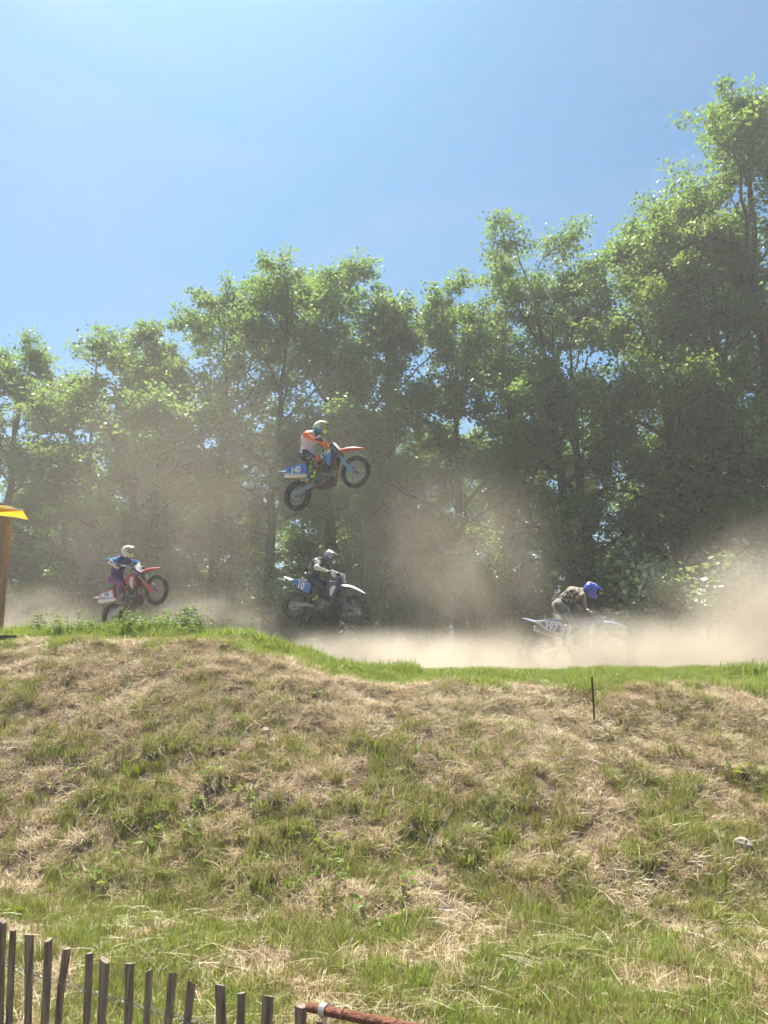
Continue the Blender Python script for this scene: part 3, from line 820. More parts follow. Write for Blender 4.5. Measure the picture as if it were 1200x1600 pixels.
# ------------------------------------------------------------------ smooth bodies from tapered limbs (surface nets)
def sdf_mesh(name, prims, vox, k=0.035, cuts=(), pad=0.05):
    """prims: (a, b, ra, rb, tag[, squash (3)]) tapered capsules smoothly joined; cuts: ellipsoids (centre, radii) removed.
    Returns one continuous mesh with material_index = tag of the nearest limb."""
    A = np.array([p[0] for p in prims], float); B = np.array([p[1] for p in prims], float)
    rm = max(max(p[2], p[3]) for p in prims)
    lo = np.minimum(A.min(0), B.min(0)) - rm - pad; hi = np.maximum(A.max(0), B.max(0)) + rm + pad
    n = np.ceil((hi - lo) / vox).astype(int) + 1
    ax = [lo[i] + vox * np.arange(n[i]) for i in range(3)]
    G = np.stack(np.meshgrid(*ax, indexing='ij'), -1).astype(np.float32)
    def dist(G, p):
        a, b, ra, rb = np.asarray(p[0], np.float32), np.asarray(p[1], np.float32), p[2], p[3]
        ab = b - a; L2 = float(ab @ ab) + 1e-9
        t = np.clip(((G - a) @ ab) / L2, 0, 1)
        d = G - a - t[..., None] * ab
        if len(p) > 5: d = d / np.asarray(p[5], np.float32)
        return np.sqrt((d * d).sum(-1)) - (ra + (rb - ra) * t)
    D = None
    for p in prims:
        d = dist(G, p)
        if D is None: D = d
        else:
            h = np.clip(.5 + .5 * (D - d) / k, 0, 1)
            D = D * (1 - h) + d * h - k * h * (1 - h)
    for c, rr in cuts:
        q = (G - np.asarray(c, np.float32)) / np.asarray(rr, np.float32)
        d = (np.sqrt((q * q).sum(-1)) - 1) * min(rr)
        D = np.maximum(D, -d)
    ins = D < 0
    cell = np.zeros(tuple(n - 1), bool); alln = np.ones(tuple(n - 1), bool)
    acc = np.zeros(tuple(n - 1) + (3,), np.float32); cnt = np.zeros(tuple(n - 1), np.float32)
    sl = lambda o: tuple(slice(o[i], n[i] - 1 + o[i]) for i in range(3))
    cor = [(i, j, kk) for i in (0, 1) for j in (0, 1) for kk in (0, 1)]
    for c in cor:
        q = ins[sl(c)]; cell |= q; alln &= q
    act = cell & ~alln
    for c in cor:
        for axi in range(3):
            if c[axi]: continue
            c2 = list(c); c2[axi] = 1
            d1, d2 = D[sl(c)], D[sl(c2)]
            x = (d1 < 0) != (d2 < 0)
            t = np.where(x, d1 / np.where(np.abs(d1 - d2) < 1e-9, 1, d1 - d2), 0)
            off = np.zeros(tuple(n - 1) + (3,), np.float32); off[...] = c; off[..., axi] += t
            acc += np.where(x[..., None], off, 0); cnt += x
    ii = np.argwhere(act); vid = -np.ones(tuple(n - 1), int); vid[act] = np.arange(len(ii))
    V = lo + vox * (ii + acc[act] / np.maximum(cnt[act], 1)[:, None])
    F = []
    for axi in range(3):
        u, w = (axi + 1) % 3, (axi + 2) % 3
        s1 = [slice(1, n[i] - 1) for i in range(3)]; s1[axi] = slice(0, n[axi] - 1)
        s2 = list(s1); s2[axi] = slice(1, n[axi])
        a, b = ins[tuple(s1)], ins[tuple(s2)]
        e = np.argwhere(a != b)
        if not len(e): continue
        flip = a[tuple(e.T)]
        base = e.copy(); base[:, u] += 1; base[:, w] += 1
        def cid(du, dw):
            q = base.copy(); q[:, u] -= du; q[:, w] -= dw
            return vid[tuple(q.T)]
        quad = np.stack([cid(1, 1), cid(0, 1), cid(0, 0), cid(1, 0)], 1)
        quad[~flip] = quad[~flip][:, ::-1]
        F.append(quad)
    F = np.concatenate(F); F = F[(F >= 0).all(1)]
    cen = V[F].mean(1).astype(np.float32)
    best = np.full(len(cen), 9e9); tg = np.zeros(len(cen), int)
    for p in prims:
        d = dist(cen, p); m_ = d < best; best[m_] = d[m_]; tg[m_] = p[4]
    return np_mesh(name, V, F, tg, smooth=True)

def ik(a, c, l1, l2, pole):
    a, c, pole = np.array(a, float), np.array(c, float), np.array(pole, float)
    d = c - a; L = np.linalg.norm(d); u = d / L
    if L > (l1 + l2) * .99: s = L / ((l1 + l2) * .99); l1 *= s; l2 *= s
    x = (l1 * l1 - l2 * l2 + L * L) / (2 * L); h = math.sqrt(max(1e-6, l1 * l1 - x * x))
    pv = pole - u * (pole @ u); pv /= np.linalg.norm(pv)
    return a + u * x + pv * h

# ------------------------------------------------------------------ motocross bikes  (local: x forward, y left, z up, rear axle over the origin)
M_rubber = paint((0.035, 0.034, 0.033), .75, 0, .45, "rubber")
M_black = paint((0.02, 0.02, 0.022), .5, 0, .3, "black_plastic")
M_alu = paint((0.55, 0.56, 0.58), .35, .9, .3, "aluminium")
M_steel = paint((0.32, 0.32, 0.33), .4, .9, .35, "steel")
M_engine = paint((0.10, 0.10, 0.105), .5, .5, .4, "engine_metal")
M_white = paint((0.82, 0.82, 0.80), .35, 0, .3, "white_plastic")
M_chrome = paint((0.75, 0.75, 0.76), .15, 1.0, .1, "bright_metal")

def ring_mesh(name, prof, n, mat, y_close=True):
    """revolve a closed profile [(radius, y)] about the y axis"""
    m = MB(); k = len(prof)
    v = [(r * math.cos(2 * PI * i / n), y, r * math.sin(2 * PI * i / n)) for i in range(n) for r, y in prof]
    f = [(i * k + j, i * k + (j + 1) % k, ((i + 1) % n) * k + (j + 1) % k, ((i + 1) % n) * k + j) for i in range(n) for j in range(k)]
    m.add(v, f); me = bpy.data.meshes.new(name); me.from_pydata(m.v, [], m.f); me.materials.append(mat); shade(me)
    try: me.set_sharp_from_angle(angle=R(45))
    except Exception: pass
    return me
def wheel_meshes(Rt, wt, hub_r, disc_r, rim_mat, knobs=64):
    sec = wt / 2
    rr = Rt - .012 - sec * 1.0
    prof = [(rr + sec * .92 * math.cos(a), sec * math.sin(a)) for a in np.linspace(-2.2, 2.2, 14)]
    tyre = MB(); k = len(prof); n = 48
    tyre.add([(r * math.cos(2 * PI * i / n), y, r * math.sin(2 * PI * i / n)) for i in range(n) for r, y in prof],
             [(i * k + j, i * k + (j + 1) % k, ((i + 1) % n) * k + (j + 1) % k, ((i + 1) % n) * k + j) for i in range(n) for j in range(k)])
    for i in range(knobs):
        a = 2 * PI * i / knobs
        for row, (yy, tilt) in enumerate(((0, 0), (sec * .52, .5), (-sec * .52, -.5), (sec * .85, 1.0), (-sec * .85, -1.0))):
            if (i + row) % 2: continue
            q = a + (.5 * PI / knobs if row > 2 else 0)
            rad = rr + sec * .92 * math.cos(tilt) + .004
            M = Matrix.Rotation(-q, 3, 'Y') @ Matrix.Rotation(-tilt * .9, 3, 'X').to_3x3() if False else Matrix.Rotation(-q, 3, 'Y')
            tyre.box(Vector((rad * math.cos(q), yy, rad * math.sin(q))), (.024, sec * .42, .030), M)
    me_t = bpy.data.meshes.new("tyre"); me_t.from_pydata(tyre.v, [], tyre.f); me_t.materials.append(M_rubber)
    ri = rr - sec * .75
    me_r = ring_mesh("rim", [(ri + .012, -sec * .55), (ri + .012, sec * .55), (ri - .006, sec * .5), (ri - .012, 0), (ri - .006, -sec * .5)], 48, rim_mat)
    sp = MB()
    for i in range(32):
        a = 2 * PI * i / 32; b = a + (.35 if i % 2 else -.35); s = 1 if (i // 2) % 2 else -1
        sp.tube([(hub_r * math.cos(b), s * .03, hub_r * math.sin(b)), ((ri - .004) * math.cos(a), s * .006, (ri - .004) * math.sin(a))], .0017, 4)
    me_s = bpy.data.meshes.new("spokes"); me_s.from_pydata(sp.v, [], sp.f); me_s.materials.append(M_steel)
    me_h = ring_mesh("hub", [(.012, -.05), (hub_r, -.045), (hub_r, -.03), (hub_r * .6, -.015), (hub_r * .6, .015), (hub_r, .03), (hub_r, .045), (.012, .05)], 20, M_engine)
    me_d = ring_mesh("brake_disc", [(disc_r, -.0015), (disc_r, .0015), (disc_r - .03, .0015), (disc_r - .03, -.0015)], 32, M_steel)
    spk = ring_mesh("sprocket", [(.095, -.003), (.095, .003), (.07, .003), (.07, -.003)], 24, M_steel)
    return me_t, me_r, me_s, me_h, me_d, spk
WF = wheel_meshes(.345, .085, .038, .125, M_black)
WR = wheel_meshes(.335, .115, .05, .11, M_black)

def text_obj(txt, size, mat, parent, loc, rot, name="number", shear=0.0, squash=1.0):
    cu = bpy.data.curves.new("lettering", 'FONT'); cu.body = txt; cu.size = size; cu.align_x = 'CENTER'; cu.align_y = 'CENTER'; cu.extrude = .0012; cu.shear = shear; cu.offset = .0035 * size / .1
    o = bpy.data.objects.new(name, cu)
    me = bpy.data.meshes.new_from_object(o)
    bpy.data.objects.remove(o); me.materials.clear(); me.materials.append(mat)
    o = obj(name, me, None, parent); o.location = loc; o.rotation_euler = rot; o.scale = (squash, 1, 1)
    return o

def make_bike(c):
    root = empty("motocross_bike")
    P = lambda v: paint(v, .32, 0, c.get('dirt', .3))
    # wheels
    for nm, W, pos, dy in (("wheel", WF, (1.48, 0, .345), .062), ("wheel", WR, (0, 0, .335), -.075)):
        w = empty(nm, pos, root); w.rotation_euler = (0, random.uniform(0, 6), 0)
        for me, pn, y in zip(W, ("tyre", "rim", "spokes", "hub", "brake_disc"), (0, 0, 0, 0, dy)):
            o = obj(pn, me, None, w); o.location = (0, y, 0)
        if W is WR:
            o = obj("sprocket", W[5], None, w); o.location = (0, .07, 0)
    # front end
    d = Vector((-.454, 0, .891)); b0 = Vector((1.455, 0, .345))
    at_ = lambda t, y: b0 + d * t + Vector((0, y, 0))
    fk = MB()
    for s in (-1, 1):
        y = s * .098
        fk.tube([at_(-.02, y), at_(.34, y)], [.03, .027], 10); fk.tube([at_(.34, y), at_(.47, y)], .0235, 10); fk.tube([at_(.47, y), at_(.86, y)], .029, 10)
        fk.box(b0 + Vector((.015, y, 0)), (.07, .045, .06))
    fk.cyl((1.48, -.125, .345), (1.48, .125, .345), .013)
    fork = fk.build("fork", P(c['fork']), root, True)
    cl = MB()
    for t, w in ((.575, .29), (.80, .27)):
        cl.box(at_(t, 0), (.085, w, .035), Matrix.Rotation(-R(27), 3, 'Y'))
    cl.cyl(at_(.56, 0), at_(.82, 0), .03); cl.build("triple_clamp", M_engine, root)
    for s in (-1, 1):
        gm = MB(); y = s * .118
        q0, q1 = at_(-.02, y), at_(.36, y)
        n_ = Vector((.891, 0, .454))
        pts = [q0 - n_ * .045, q0 + n_ * .05, q1 + n_ * .034, q1 - n_ * .03]
        gm.plate([(p.x, p.z) for p in pts], y + s * .018, y + s * .034, shrink=.12)
        gm.build("fork_guard", P(c['guard']), root)
    MB().box((1.40, .09, .44), (.05, .05, .10)).build("brake_caliper", M_engine, root)
    ff = MB().ribbon([(1.06, .905), (1.16, .93), (1.30, .945), (1.45, .925), (1.60, .87), (1.73, .805), (1.80, .765)], [.055, .075, .088, .09, .082, .06, .022], .008, [.02, .03, .045, .045, .035, .02, .005], 8)
    ff.build("front_fender", P(c['ffender']), root, True)
    npl = MB().ribbon([(1.265, .90), (1.235, .97), (1.195, 1.06), (1.15, 1.145)], [.075, .115, .12, .085], .007, [-.0, .01, .015, .01], 6)
    plate_o = npl.build("front_plate", P(c['fplate']), root, True)
    if c.get('num'):
        t = text_obj(c['num'], .11, c['plate_ink'], plate_o, (1.243, 0, 1.005), (0, 0, 0), "number")
        t.rotation_euler = Matrix(((0, -.40, .916), (1, 0, 0), (0, .916, .40))).to_euler()
    # bars
    hb = MB(); hx, hz = 1.075, 1.115
    bar = [(hx - .10, -.40, hz + .06), (hx - .06, -.25, hz + .07), (hx, -.13, hz + .01), (hx + .015, -.06, hz), (hx + .015, .06, hz), (hx, .13, hz + .01), (hx - .06, .25, hz + .07), (hx - .10, .40, hz + .06)]
    hb.tube(bar, .0125, 8); hb.tube([(hx - .045, -.2, hz + .055), (hx - .045, .2, hz + .055)], .009, 6)
    for s in (-1, 1): hb.cyl((hx + .015, s * .05, hz - .03), (hx + .015, s * .05, hz + .005), .02)
    h = hb.build("handlebar", M_alu if c.get('bar') is None else P(c['bar']), root, True)
    MB().box((hx - .03, 0, hz + .05), (.05, .2, .045), Matrix.Rotation(.4, 3, 'Y')).build("bar_pad", P(c.get('pad', (.03, .03, .03))), h)
    for s in (-1, 1):
        MB().tube([(hx - .064, s * .27, hz + .069), (hx - .10, s * .41, hz + .06)], .018, 10).build("grip", M_rubber, h, True)
        MB().tube([(hx - .03, s * .21, hz + .06), (hx + .0, s * .27, hz + .05), (hx - .03, s * .37, hz + .045)], [.009, .007, .006], 6).build("lever", M_alu, h)
        if c.get('handguard') is not None:
            MB().ribbon([(hx + .05, hz - .03), (hx + .045, hz + .04), (hx + .01, hz + .10)], [.09, .10, .07], .006, .05, 6).build("hand_guard", P(c['handguard']), h, True).location = (-.01, s * .30, 0)
    # frame
    fr = MB()
    for s in (-1, 1):
        fr.tube([(1.10, s * .03, .93), (.98, s * .10, .86), (.72, s * .12, .70), (.55, s * .11, .55), (.52, s * .11, .40), (.56, s * .10, .30)], [.03, .03, .028, .026, .026, .02], 8, squash=.7)
        fr.tube([(1.08, s * .02, .86), (1.0, s * .06, .52), (.95, s * .07, .33), (.56, s * .09, .28)], .017, 8)
        fr.tube([(.70, s * .09, .80), (.35, s * .10, .86), (.05, s * .08, .90)], .012, 6); fr.tube([(.54, s * .10, .52), (.22, s * .09, .84)], .011, 6)
    fr.cyl((1.15, 0, .84), (1.06, 0, 1.0), .034)
    fr.build("frame", P(c['frame']), root, True)
    sw = MB()
    for s in (-1, 1):
        v = []
        for x, z, hz_, y0, y1 in ((.56, .42, .045, .06, .095), (.30, .385, .043, .095, .128), (-.04, .335, .026, .098, .122)):
            v += [(x, s * y0, z - hz_), (x, s * y1, z - hz_), (x, s * y1, z + hz_), (x, s * y0, z + hz_)]
        f = [(0, 1, 2, 3), (8, 11, 10, 9)] + [(4 * i + j, 4 * i + (j + 1) % 4, 4 * i + 4 + (j + 1) % 4, 4 * i + 4 + j) for i in range(2) for j in range(4)]
        sw.add(v, f)
    sw.cyl((0, -.135, .335), (0, .135, .335), .013)
    sw.build("swingarm", P(c['swing']) if c.get('swing') else M_alu, root)
    ch = MB(); ch.tube([(0, .07, .43), (.5, .07, .455), (.55, .07, .42), (.5, .07, .385), (0, .07, .24), (-.09, .07, .30), (-.07, .07, .40)], .008, 5, closed=True); ch.build("chain", M_steel, root)
    MB().tube([(.44, 0, .42), (.46, 0, .58)], .035, 10).tube([(.45, 0, .5), (.52, 0, .80)], .02, 8).build("shock", P(c.get('spring', (.7, .7, .7))), root, True)
    # engine
    en = MB()
    en.plate([(.50, .37), (.56, .29), (.86, .275), (.93, .36), (.92, .48), (.82, .56), (.64, .57), (.53, .50)], -.105, .105)
    en.plate([(.58, .33), (.80, .31), (.88, .40), (.84, .52), (.66, .54), (.56, .45)], -.105, -.15, shrink=.12); en.plate([(.60, .34), (.82, .32), (.88, .42), (.80, .52), (.64, .5)], .105, .14, shrink=.15)
    en.cyl((.66, -.15, .43), (.66, -.168, .43), .085, 20); en.cyl((.83, -.15, .37), (.83, -.16, .37), .04, 14)
    eng = en.build("engine", M_engine, root)
    cyl_ = MB(); ax_ = Vector((.17, 0, .985))
    for i in range(9): cyl_.box(Vector((.79, 0, .54)) + ax_ * (.03 * i), (.17 if i % 2 else .145, .17 if i % 2 else .14, .022), Matrix.Rotation(R(10), 3, 'Y'))
    cyl_.build("cylinder_head", M_engine, eng)
    MB().tube([(.70, -.172, .50), (.62, -.185, .62), (.56, -.18, .66)], .009, 6).build("kick_lever", M_steel, eng)
    MB().plate([(.56, .27), (.90, .255), (.99, .36), (.97, .37), (.89, .275), (.56, .285)], -.11, .11).build("skid_plate", M_black, root)
    for s in (-1, 1):
        MB().box((.56, s * .20, .385), (.05, .11, .018)).build("footpeg", M_steel, root)
    MB().tube([(.55, -.14, .36), (.72, -.155, .34), (.80, -.165, .37), (.84, -.165, .375)], .008, 6).build("brake_pedal", M_steel, root)
    ex = MB(); q = c.get('exhaust_side', -1)
    ex.tube([(.88, -.05, .70), (.97, -.07, .66), (1.0, -.10, .54), (.93, -.13, .44), (.84, -.15, .50), (.70, -.15, .58), (.52, q * .10, .62), (.36, q * .125, .66)], [.024, .026, .03, .034, .032, .026, .024, .026], 10)
    exo = ex.build("exhaust_pipe", paint((.22, .20, .18), .35, .9, .2), root, True)
    MB().tube([(.40, q * .12, .65), (.34, q * .13, .665), (-.06, q * .145, .80), (-.12, q * .145, .82)], [.034, .056, .054, .036], 14, squash=1.15).build("silencer", paint(c.get('silencer', (.5, .5, .5)), .35, .6, .3), exo, True)
    # bodywork
    for s in (-1, 1):
        MB().box((1.0, s * .115, .725), (.055, .10, .27), Matrix.Rotation(R(-12), 3, 'Y')).build("radiator", M_engine, root)
        sh = MB(); main = [(1.165, .87), (1.12, .96), (1.02, .985), (.84, .955), (.74, .90), (.80, .83), (.90, .74), (.95, .60), (1.01, .585)]
        sh.plate(main, s * .125, s * .178, shrink=.10)
        sho = sh.build("radiator_shroud", P(c['shroud']), root)
        st = MB().plate([(1.10, .86), (1.04, .90), (.95, .82), (.96, .66), (1.0, .63)], s * .176, s * .183, shrink=.05)
        st.build("shroud_graphic", P(c['shroud2']), sho)
        sp_ = MB().plate([(.46, .87), (.40, .91), (.05, .965), (-.12, .955), (-.06, .90), (.10, .77), (.28, .68), (.42, .66)], s * .13, s * .185, shrink=.06)
        spo = sp_.build("side_panel", P(c['side']), root)
        if c.get('side2') is not None:
            MB().plate([(.38, .86), (.06, .93), (-.02, .905), (.13, .78), (.30, .71), (.38, .70)], s * .184, s * .191, shrink=.03).build("number_background", P(c['side2']), spo)
        rot = (R(90), 0, 0) if s < 0 else (R(90), 0, R(180))
        if c.get('num'):
            n_ = text_obj(c['num'], c.get('numsize', .19), c['ink'], spo, (.185, s * .195, .82), rot, "number", squash=.9)
            n_.rotation_euler = (R(90), R(12) if s < 0 else R(-12), 0 if s < 0 else R(180))
        if c.get('logo'):
            n_ = text_obj(c['logo'], .13, c['ink'], sho, (.955, s * .187, .895), rot, "lettering", shear=.25)
            n_.rotation_euler = (R(90), R(-12) if s < 0 else R(12), 0 if s < 0 else R(180))
    MB().loft([(.70, .88, .07, .05, 0), (.80, .90, .12, .085, 0), (.92, .925, .13, .085, 0), (1.03, .93, .10, .06, 0)], 14).build("fuel_tank", P(c['tank']), root, True)
    MB().cyl((.93, 0, 1.0), (.93, 0, 1.03), .035).build("fuel_cap", M_black, root)
    MB().loft([(1.0, .985, .055, .018, 0), (.86, .965, .075, .035, 0), (.66, .935, .105, .05, 0), (.42, .925, .125, .052, 0), (.18, .945, .12, .045, 0), (.02, .965, .09, .025, 0)], 14, 3.2).build("seat", P(c.get('seat', (.02, .02, .022))), root, True)
    MB().ribbon([(.20, .915), (.02, .945), (-.12, .975), (-.26, 1.01), (-.36, 1.025)], [.10, .105, .095, .08, .045], .008, [.05, .05, .04, .03, .012], 8).build("rear_fender", P(c['rfender']), root, True)
    return root

def matrix_from(pr, pf, roll=0.0):
    f = (Vector(pf) - Vector(pr)).normalized(); l = Vector((0, 0, 1)).cross(f).normalized(); u = f.cross(l)
    M = Matrix(((f.x, l.x, u.x), (f.y, l.y, u.y), (f.z, l.z, u.z))) @ Matrix.Rotation(roll, 3, 'X')
    o = Vector(pr) - M @ Vector((0, 0, .335))
    return Matrix.Translation(o) @ M.to_4x4()

# ------------------------------------------------------------------ riders
def glove_mesh():
    """right hand closed round a bar lying along y; thumb side towards +y; wrist behind (-x)"""
    pr = []
    for i in range(5): pr.append(((-.075, -.028 + .014 * i, .022), (-.012, -.034 + .017 * i, .032), .017, .0135, 0))
    pr.append(((-.12, 0, .012), (-.07, 0, .02), .028, .026, 1))
    for i, (y, ln) in enumerate(((.033, .95), (.011, 1.05), (-.011, 1.0), (-.033, .82))):
        a = (-.008, y, .034); b = (.030 * ln, y, .026); c = (.036 * ln, y, -.006); e = (.012, y, -.030 * ln)
        pr += [(a, b, .0105, .0098, 0), (b, c, .0098, .0092, 0), (c, e, .0092, .008, 0)]
    pr += [((-.06, .03, .010), (-.032, .052, -.008), .014, .011, 0), ((-.032, .052, -.008), (.004, .05, -.028), .011, .009, 0)]
    return sdf_mesh("glove", pr, .0045, .006, pad=.01)
GLOVE = glove_mesh()
def boot_mesh():
    """right motocross boot, ankle at the origin, toe along +x, shaft up +z"""
    pr = [((0, 0, .02), (-.02, 0, .30), .062, .075, 0, (1.05, .85, 1)), ((.0, 0, -.03), (.0, 0, .02), .055, .058, 0), ((-.06, 0, -.075), (.05, 0, -.07), .038, .045, 2, (1, .95, .9)),
          ((.05, 0, -.065), (.165, .004, -.082), .047, .036, 0, (1, 1.0, .8)), ((-.07, 0, -.108), (.17, 0, -.11), .030, .030, 2, (1, 1.2, .45)),
          ((.055, -.01, .10), (.045, -.01, .27), .030, .034, 1), ((.06, 0, .04), (.03, -.045, .04), .012, .012, 1), ((.06, 0, .15), (.03, -.058, .15), .012, .012, 1)]
    return sdf_mesh("boot", pr, .009, .015, pad=.015)
BOOT = boot_mesh()
def helmet_meshes():
    pr = [((-.015, 0, .0), (.01, 0, .005), .138, .135, 0, (1.0, .90, 1.02)), ((-.02, .05, -.06), (-.02, -.05, -.06), .08, .08, 1), ((-.01, .068, -.085), (.125, .05, -.118), .056, .046, 1), ((-.01, -.068, -.085), (.125, -.05, -.118), .056, .046, 1),
          ((.135, .042, -.12), (.135, -.042, -.12), .046, .046, 2), ((.15, .02, -.118), (.15, -.02, -.118), .044, .044, 2), ((-.06, 0, .09), (.06, 0, .105), .055, .05, 3)]
    sh = sdf_mesh("helmet", pr, .0085, .03, cuts=(((.155, 0, -.018), (.085, .108, .054)),), pad=.03)
    gg = sdf_mesh("goggles", [((.055, -.055, -.022), (.055, .055, -.022), .052, .052, 0), ((.07, -.03, -.022), (.07, .03, -.022), .055, .055, 0)], .008, .02, pad=.02)
    lens = sdf_mesh("lens", [((.088, -.048, -.022), (.088, .048, -.022), .036, .036, 0, (1.1, 1, 1)), ((.098, -.02, -.022), (.098, .02, -.022), .036, .036, 0)], .006, .02, pad=.02)
    pk = MB().ribbon([(.015, .132), (.09, .135), (.16, .122), (.225, .098), (.255, .082)], [.085, .098, .10, .088, .06], .007, [.045, .045, .035, .03, .015], 8)
    me = bpy.data.meshes.new("peak"); me.from_pydata(pk.v, [], pk.f); shade(me)
    return sh, gg, lens, pk
HELM = helmet_meshes()

def make_rider(c, Mw):
    root = empty("person")
    hip, nk, hd = np.array(c['hip'], float), np.array(c['neck'], float), np.array(c['head'], float)
    yo = c.get('side', 0.0)
    for a in (hip, nk, hd): a[1] += yo * (1 if a is hip else .6)
    sp = nk - hip; L = np.linalg.norm(sp); u = sp / L
    bk = np.array([-u[2], 0, u[0]])          # towards the rider's back
    m1 = hip + sp * .35 + bk * .045; m2 = hip + sp * .72 + bk * .06
    Yv = np.array([0, 1.0, 0])
    pr = [(hip - Yv * .075, hip + Yv * .075, .115, .115, 2), (hip - bk * -.03 - Yv * .06, hip + bk * .03 + Yv * .06, .12, .12, 2), (hip, m1, .125, .122, 0, (1, 1.12, 1)), (m1, m2, .122, .135, 0, (1, 1.15, 1)),
          (m2 - Yv * .085, m2 + Yv * .085, .125, .125, 0), (m2 - Yv * .08, nk - Yv * .06, .105, .075, 0), (m2 + Yv * .08, nk + Yv * .06, .105, .075, 0), (nk, hd - np.array([.03, 0, .05]), .062, .06, 4), (hd, hd + np.array([.02, 0, .03]), .085, .085, 4)]
    wr, an = {}, {}
    for s in (-1, 1):
        shd = nk - u * .045 + Yv * s * .175 + bk * -.01
        grip = np.array([1.075 - .085, s * .335, 1.115 + .064])
        wrist = grip + np.array([-.10, -s * .005, .022])
        el = ik(shd, wrist, .29, .26, np.array(c['elbow']) * np.array([1, s, 1]))
        pr += [(nk - u * .03 + Yv * s * .06, shd, .078, .078, 0), (shd, el, .066, .052, 1), (el, wrist, .052, .036, 3)]
        wr[s] = (el, wrist, grip)
        ank = np.array([.535, s * .175, .515]); hp = hip + Yv * s * .09 + np.array([0, 0, -.02])
        kn = ik(hp, ank, .41, .42, np.array([1, s * .28, .35]))
        pr += [(hp, kn, .098, .068, 2, (1, .95, 1)), (kn, ank + (kn - ank) * .35, .066, .058, 2), (kn + np.array([.015, 0, .0]), kn + np.array([.015, 0, -.03]), .064, .06, 5)]
        an[s] = (kn, ank)
    body = obj("body", sdf_mesh("body", pr, .0135, .045), [c['jersey'], c['sleeve'], c['pants'], c['forearm'], c['skin'], c['knee']], root)
    for s in (-1, 1):
        el, wrist, grip = wr[s]
        o = obj("glove", GLOVE.copy(), None, root); o.data.materials.append(c['glove']); o.data.materials.append(c['glove'])
        f = Vector(grip - el); f.z *= .35; f.y *= .3; f.normalize()
        yv = Vector((.24 * -s * -1, 1, 0)); yv = Vector((.0, 1, 0)); z = f.cross(yv).normalized(); yv = z.cross(f)
        M3 = Matrix(((f.x, yv.x, z.x), (f.y, yv.y, z.y), (f.z, yv.z, z.z)))
        if s > 0: M3 = M3 @ Matrix.Diagonal((1, -1, 1))
        o.matrix_local = Matrix.Translation(Vector(grip)) @ M3.to_4x4()
        kn, ank = an[s]
        b = obj("boot", BOOT.copy(), None, root)
        for mm in c['boot']: b.data.materials.append(mm)
        z = Vector(kn - ank).normalized(); x = Vector((1, 0, 0)); yv = z.cross(x).normalized(); x = yv.cross(z)
        z = (z * .75 + Vector((0, 0, .25))).normalized(); yv = z.cross(Vector((1, 0, 0))).normalized(); x = yv.cross(z)
        M3 = Matrix(((x.x, yv.x, z.x), (x.y, yv.y, z.y), (x.z, yv.z, z.z)))
        if s > 0: M3 = M3 @ Matrix.Diagonal((1, -1, 1))
        b.matrix_local = Matrix.Translation(Vector(ank)) @ M3.to_4x4()
    hm = obj("helmet", HELM[0].copy(), None, root)
    for mm in c['helmet']: hm.data.materials.append(mm)
    hm.matrix_local = Matrix.Translation(Vector(hd) + Vector((.01, 0, .03))) @ (Matrix.Rotation(c.get('turn', 0), 4, 'Z') @ Matrix.Rotation(c.get('nod', .0), 4, 'Y') @ Matrix.Scale(.93, 4))
    gg = obj("goggles", HELM[1].copy(), None, hm); gg.data.materials.append(c['goggle'])
    ln = obj("lens", HELM[2].copy(), None, hm); ln.data.materials.append(c['lens'])
    HELM[3].build("peak", c['peak'], hm, True)
    root.matrix_world = Mw
    return root

ink_w = paint((.85, .85, .85), .4, 0, .15); ink_k = paint((.03, .03, .05), .4, 0, .1); ink_b = paint((.06, .12, .45), .4, 0, .1)
lens_t = paint((.75, .50, .25), .12, .3, .05, "lens"); lens_k = paint((.05, .05, .06), .08, .3, .05, "lens")
white_c = cloth((.72, .70, .68), (.62, .60, .60)); black_c = cloth((.022, .022, .027), (.05, .05, .055)); skin_c = cloth((.30, .17, .12), (.28, .16, .11))

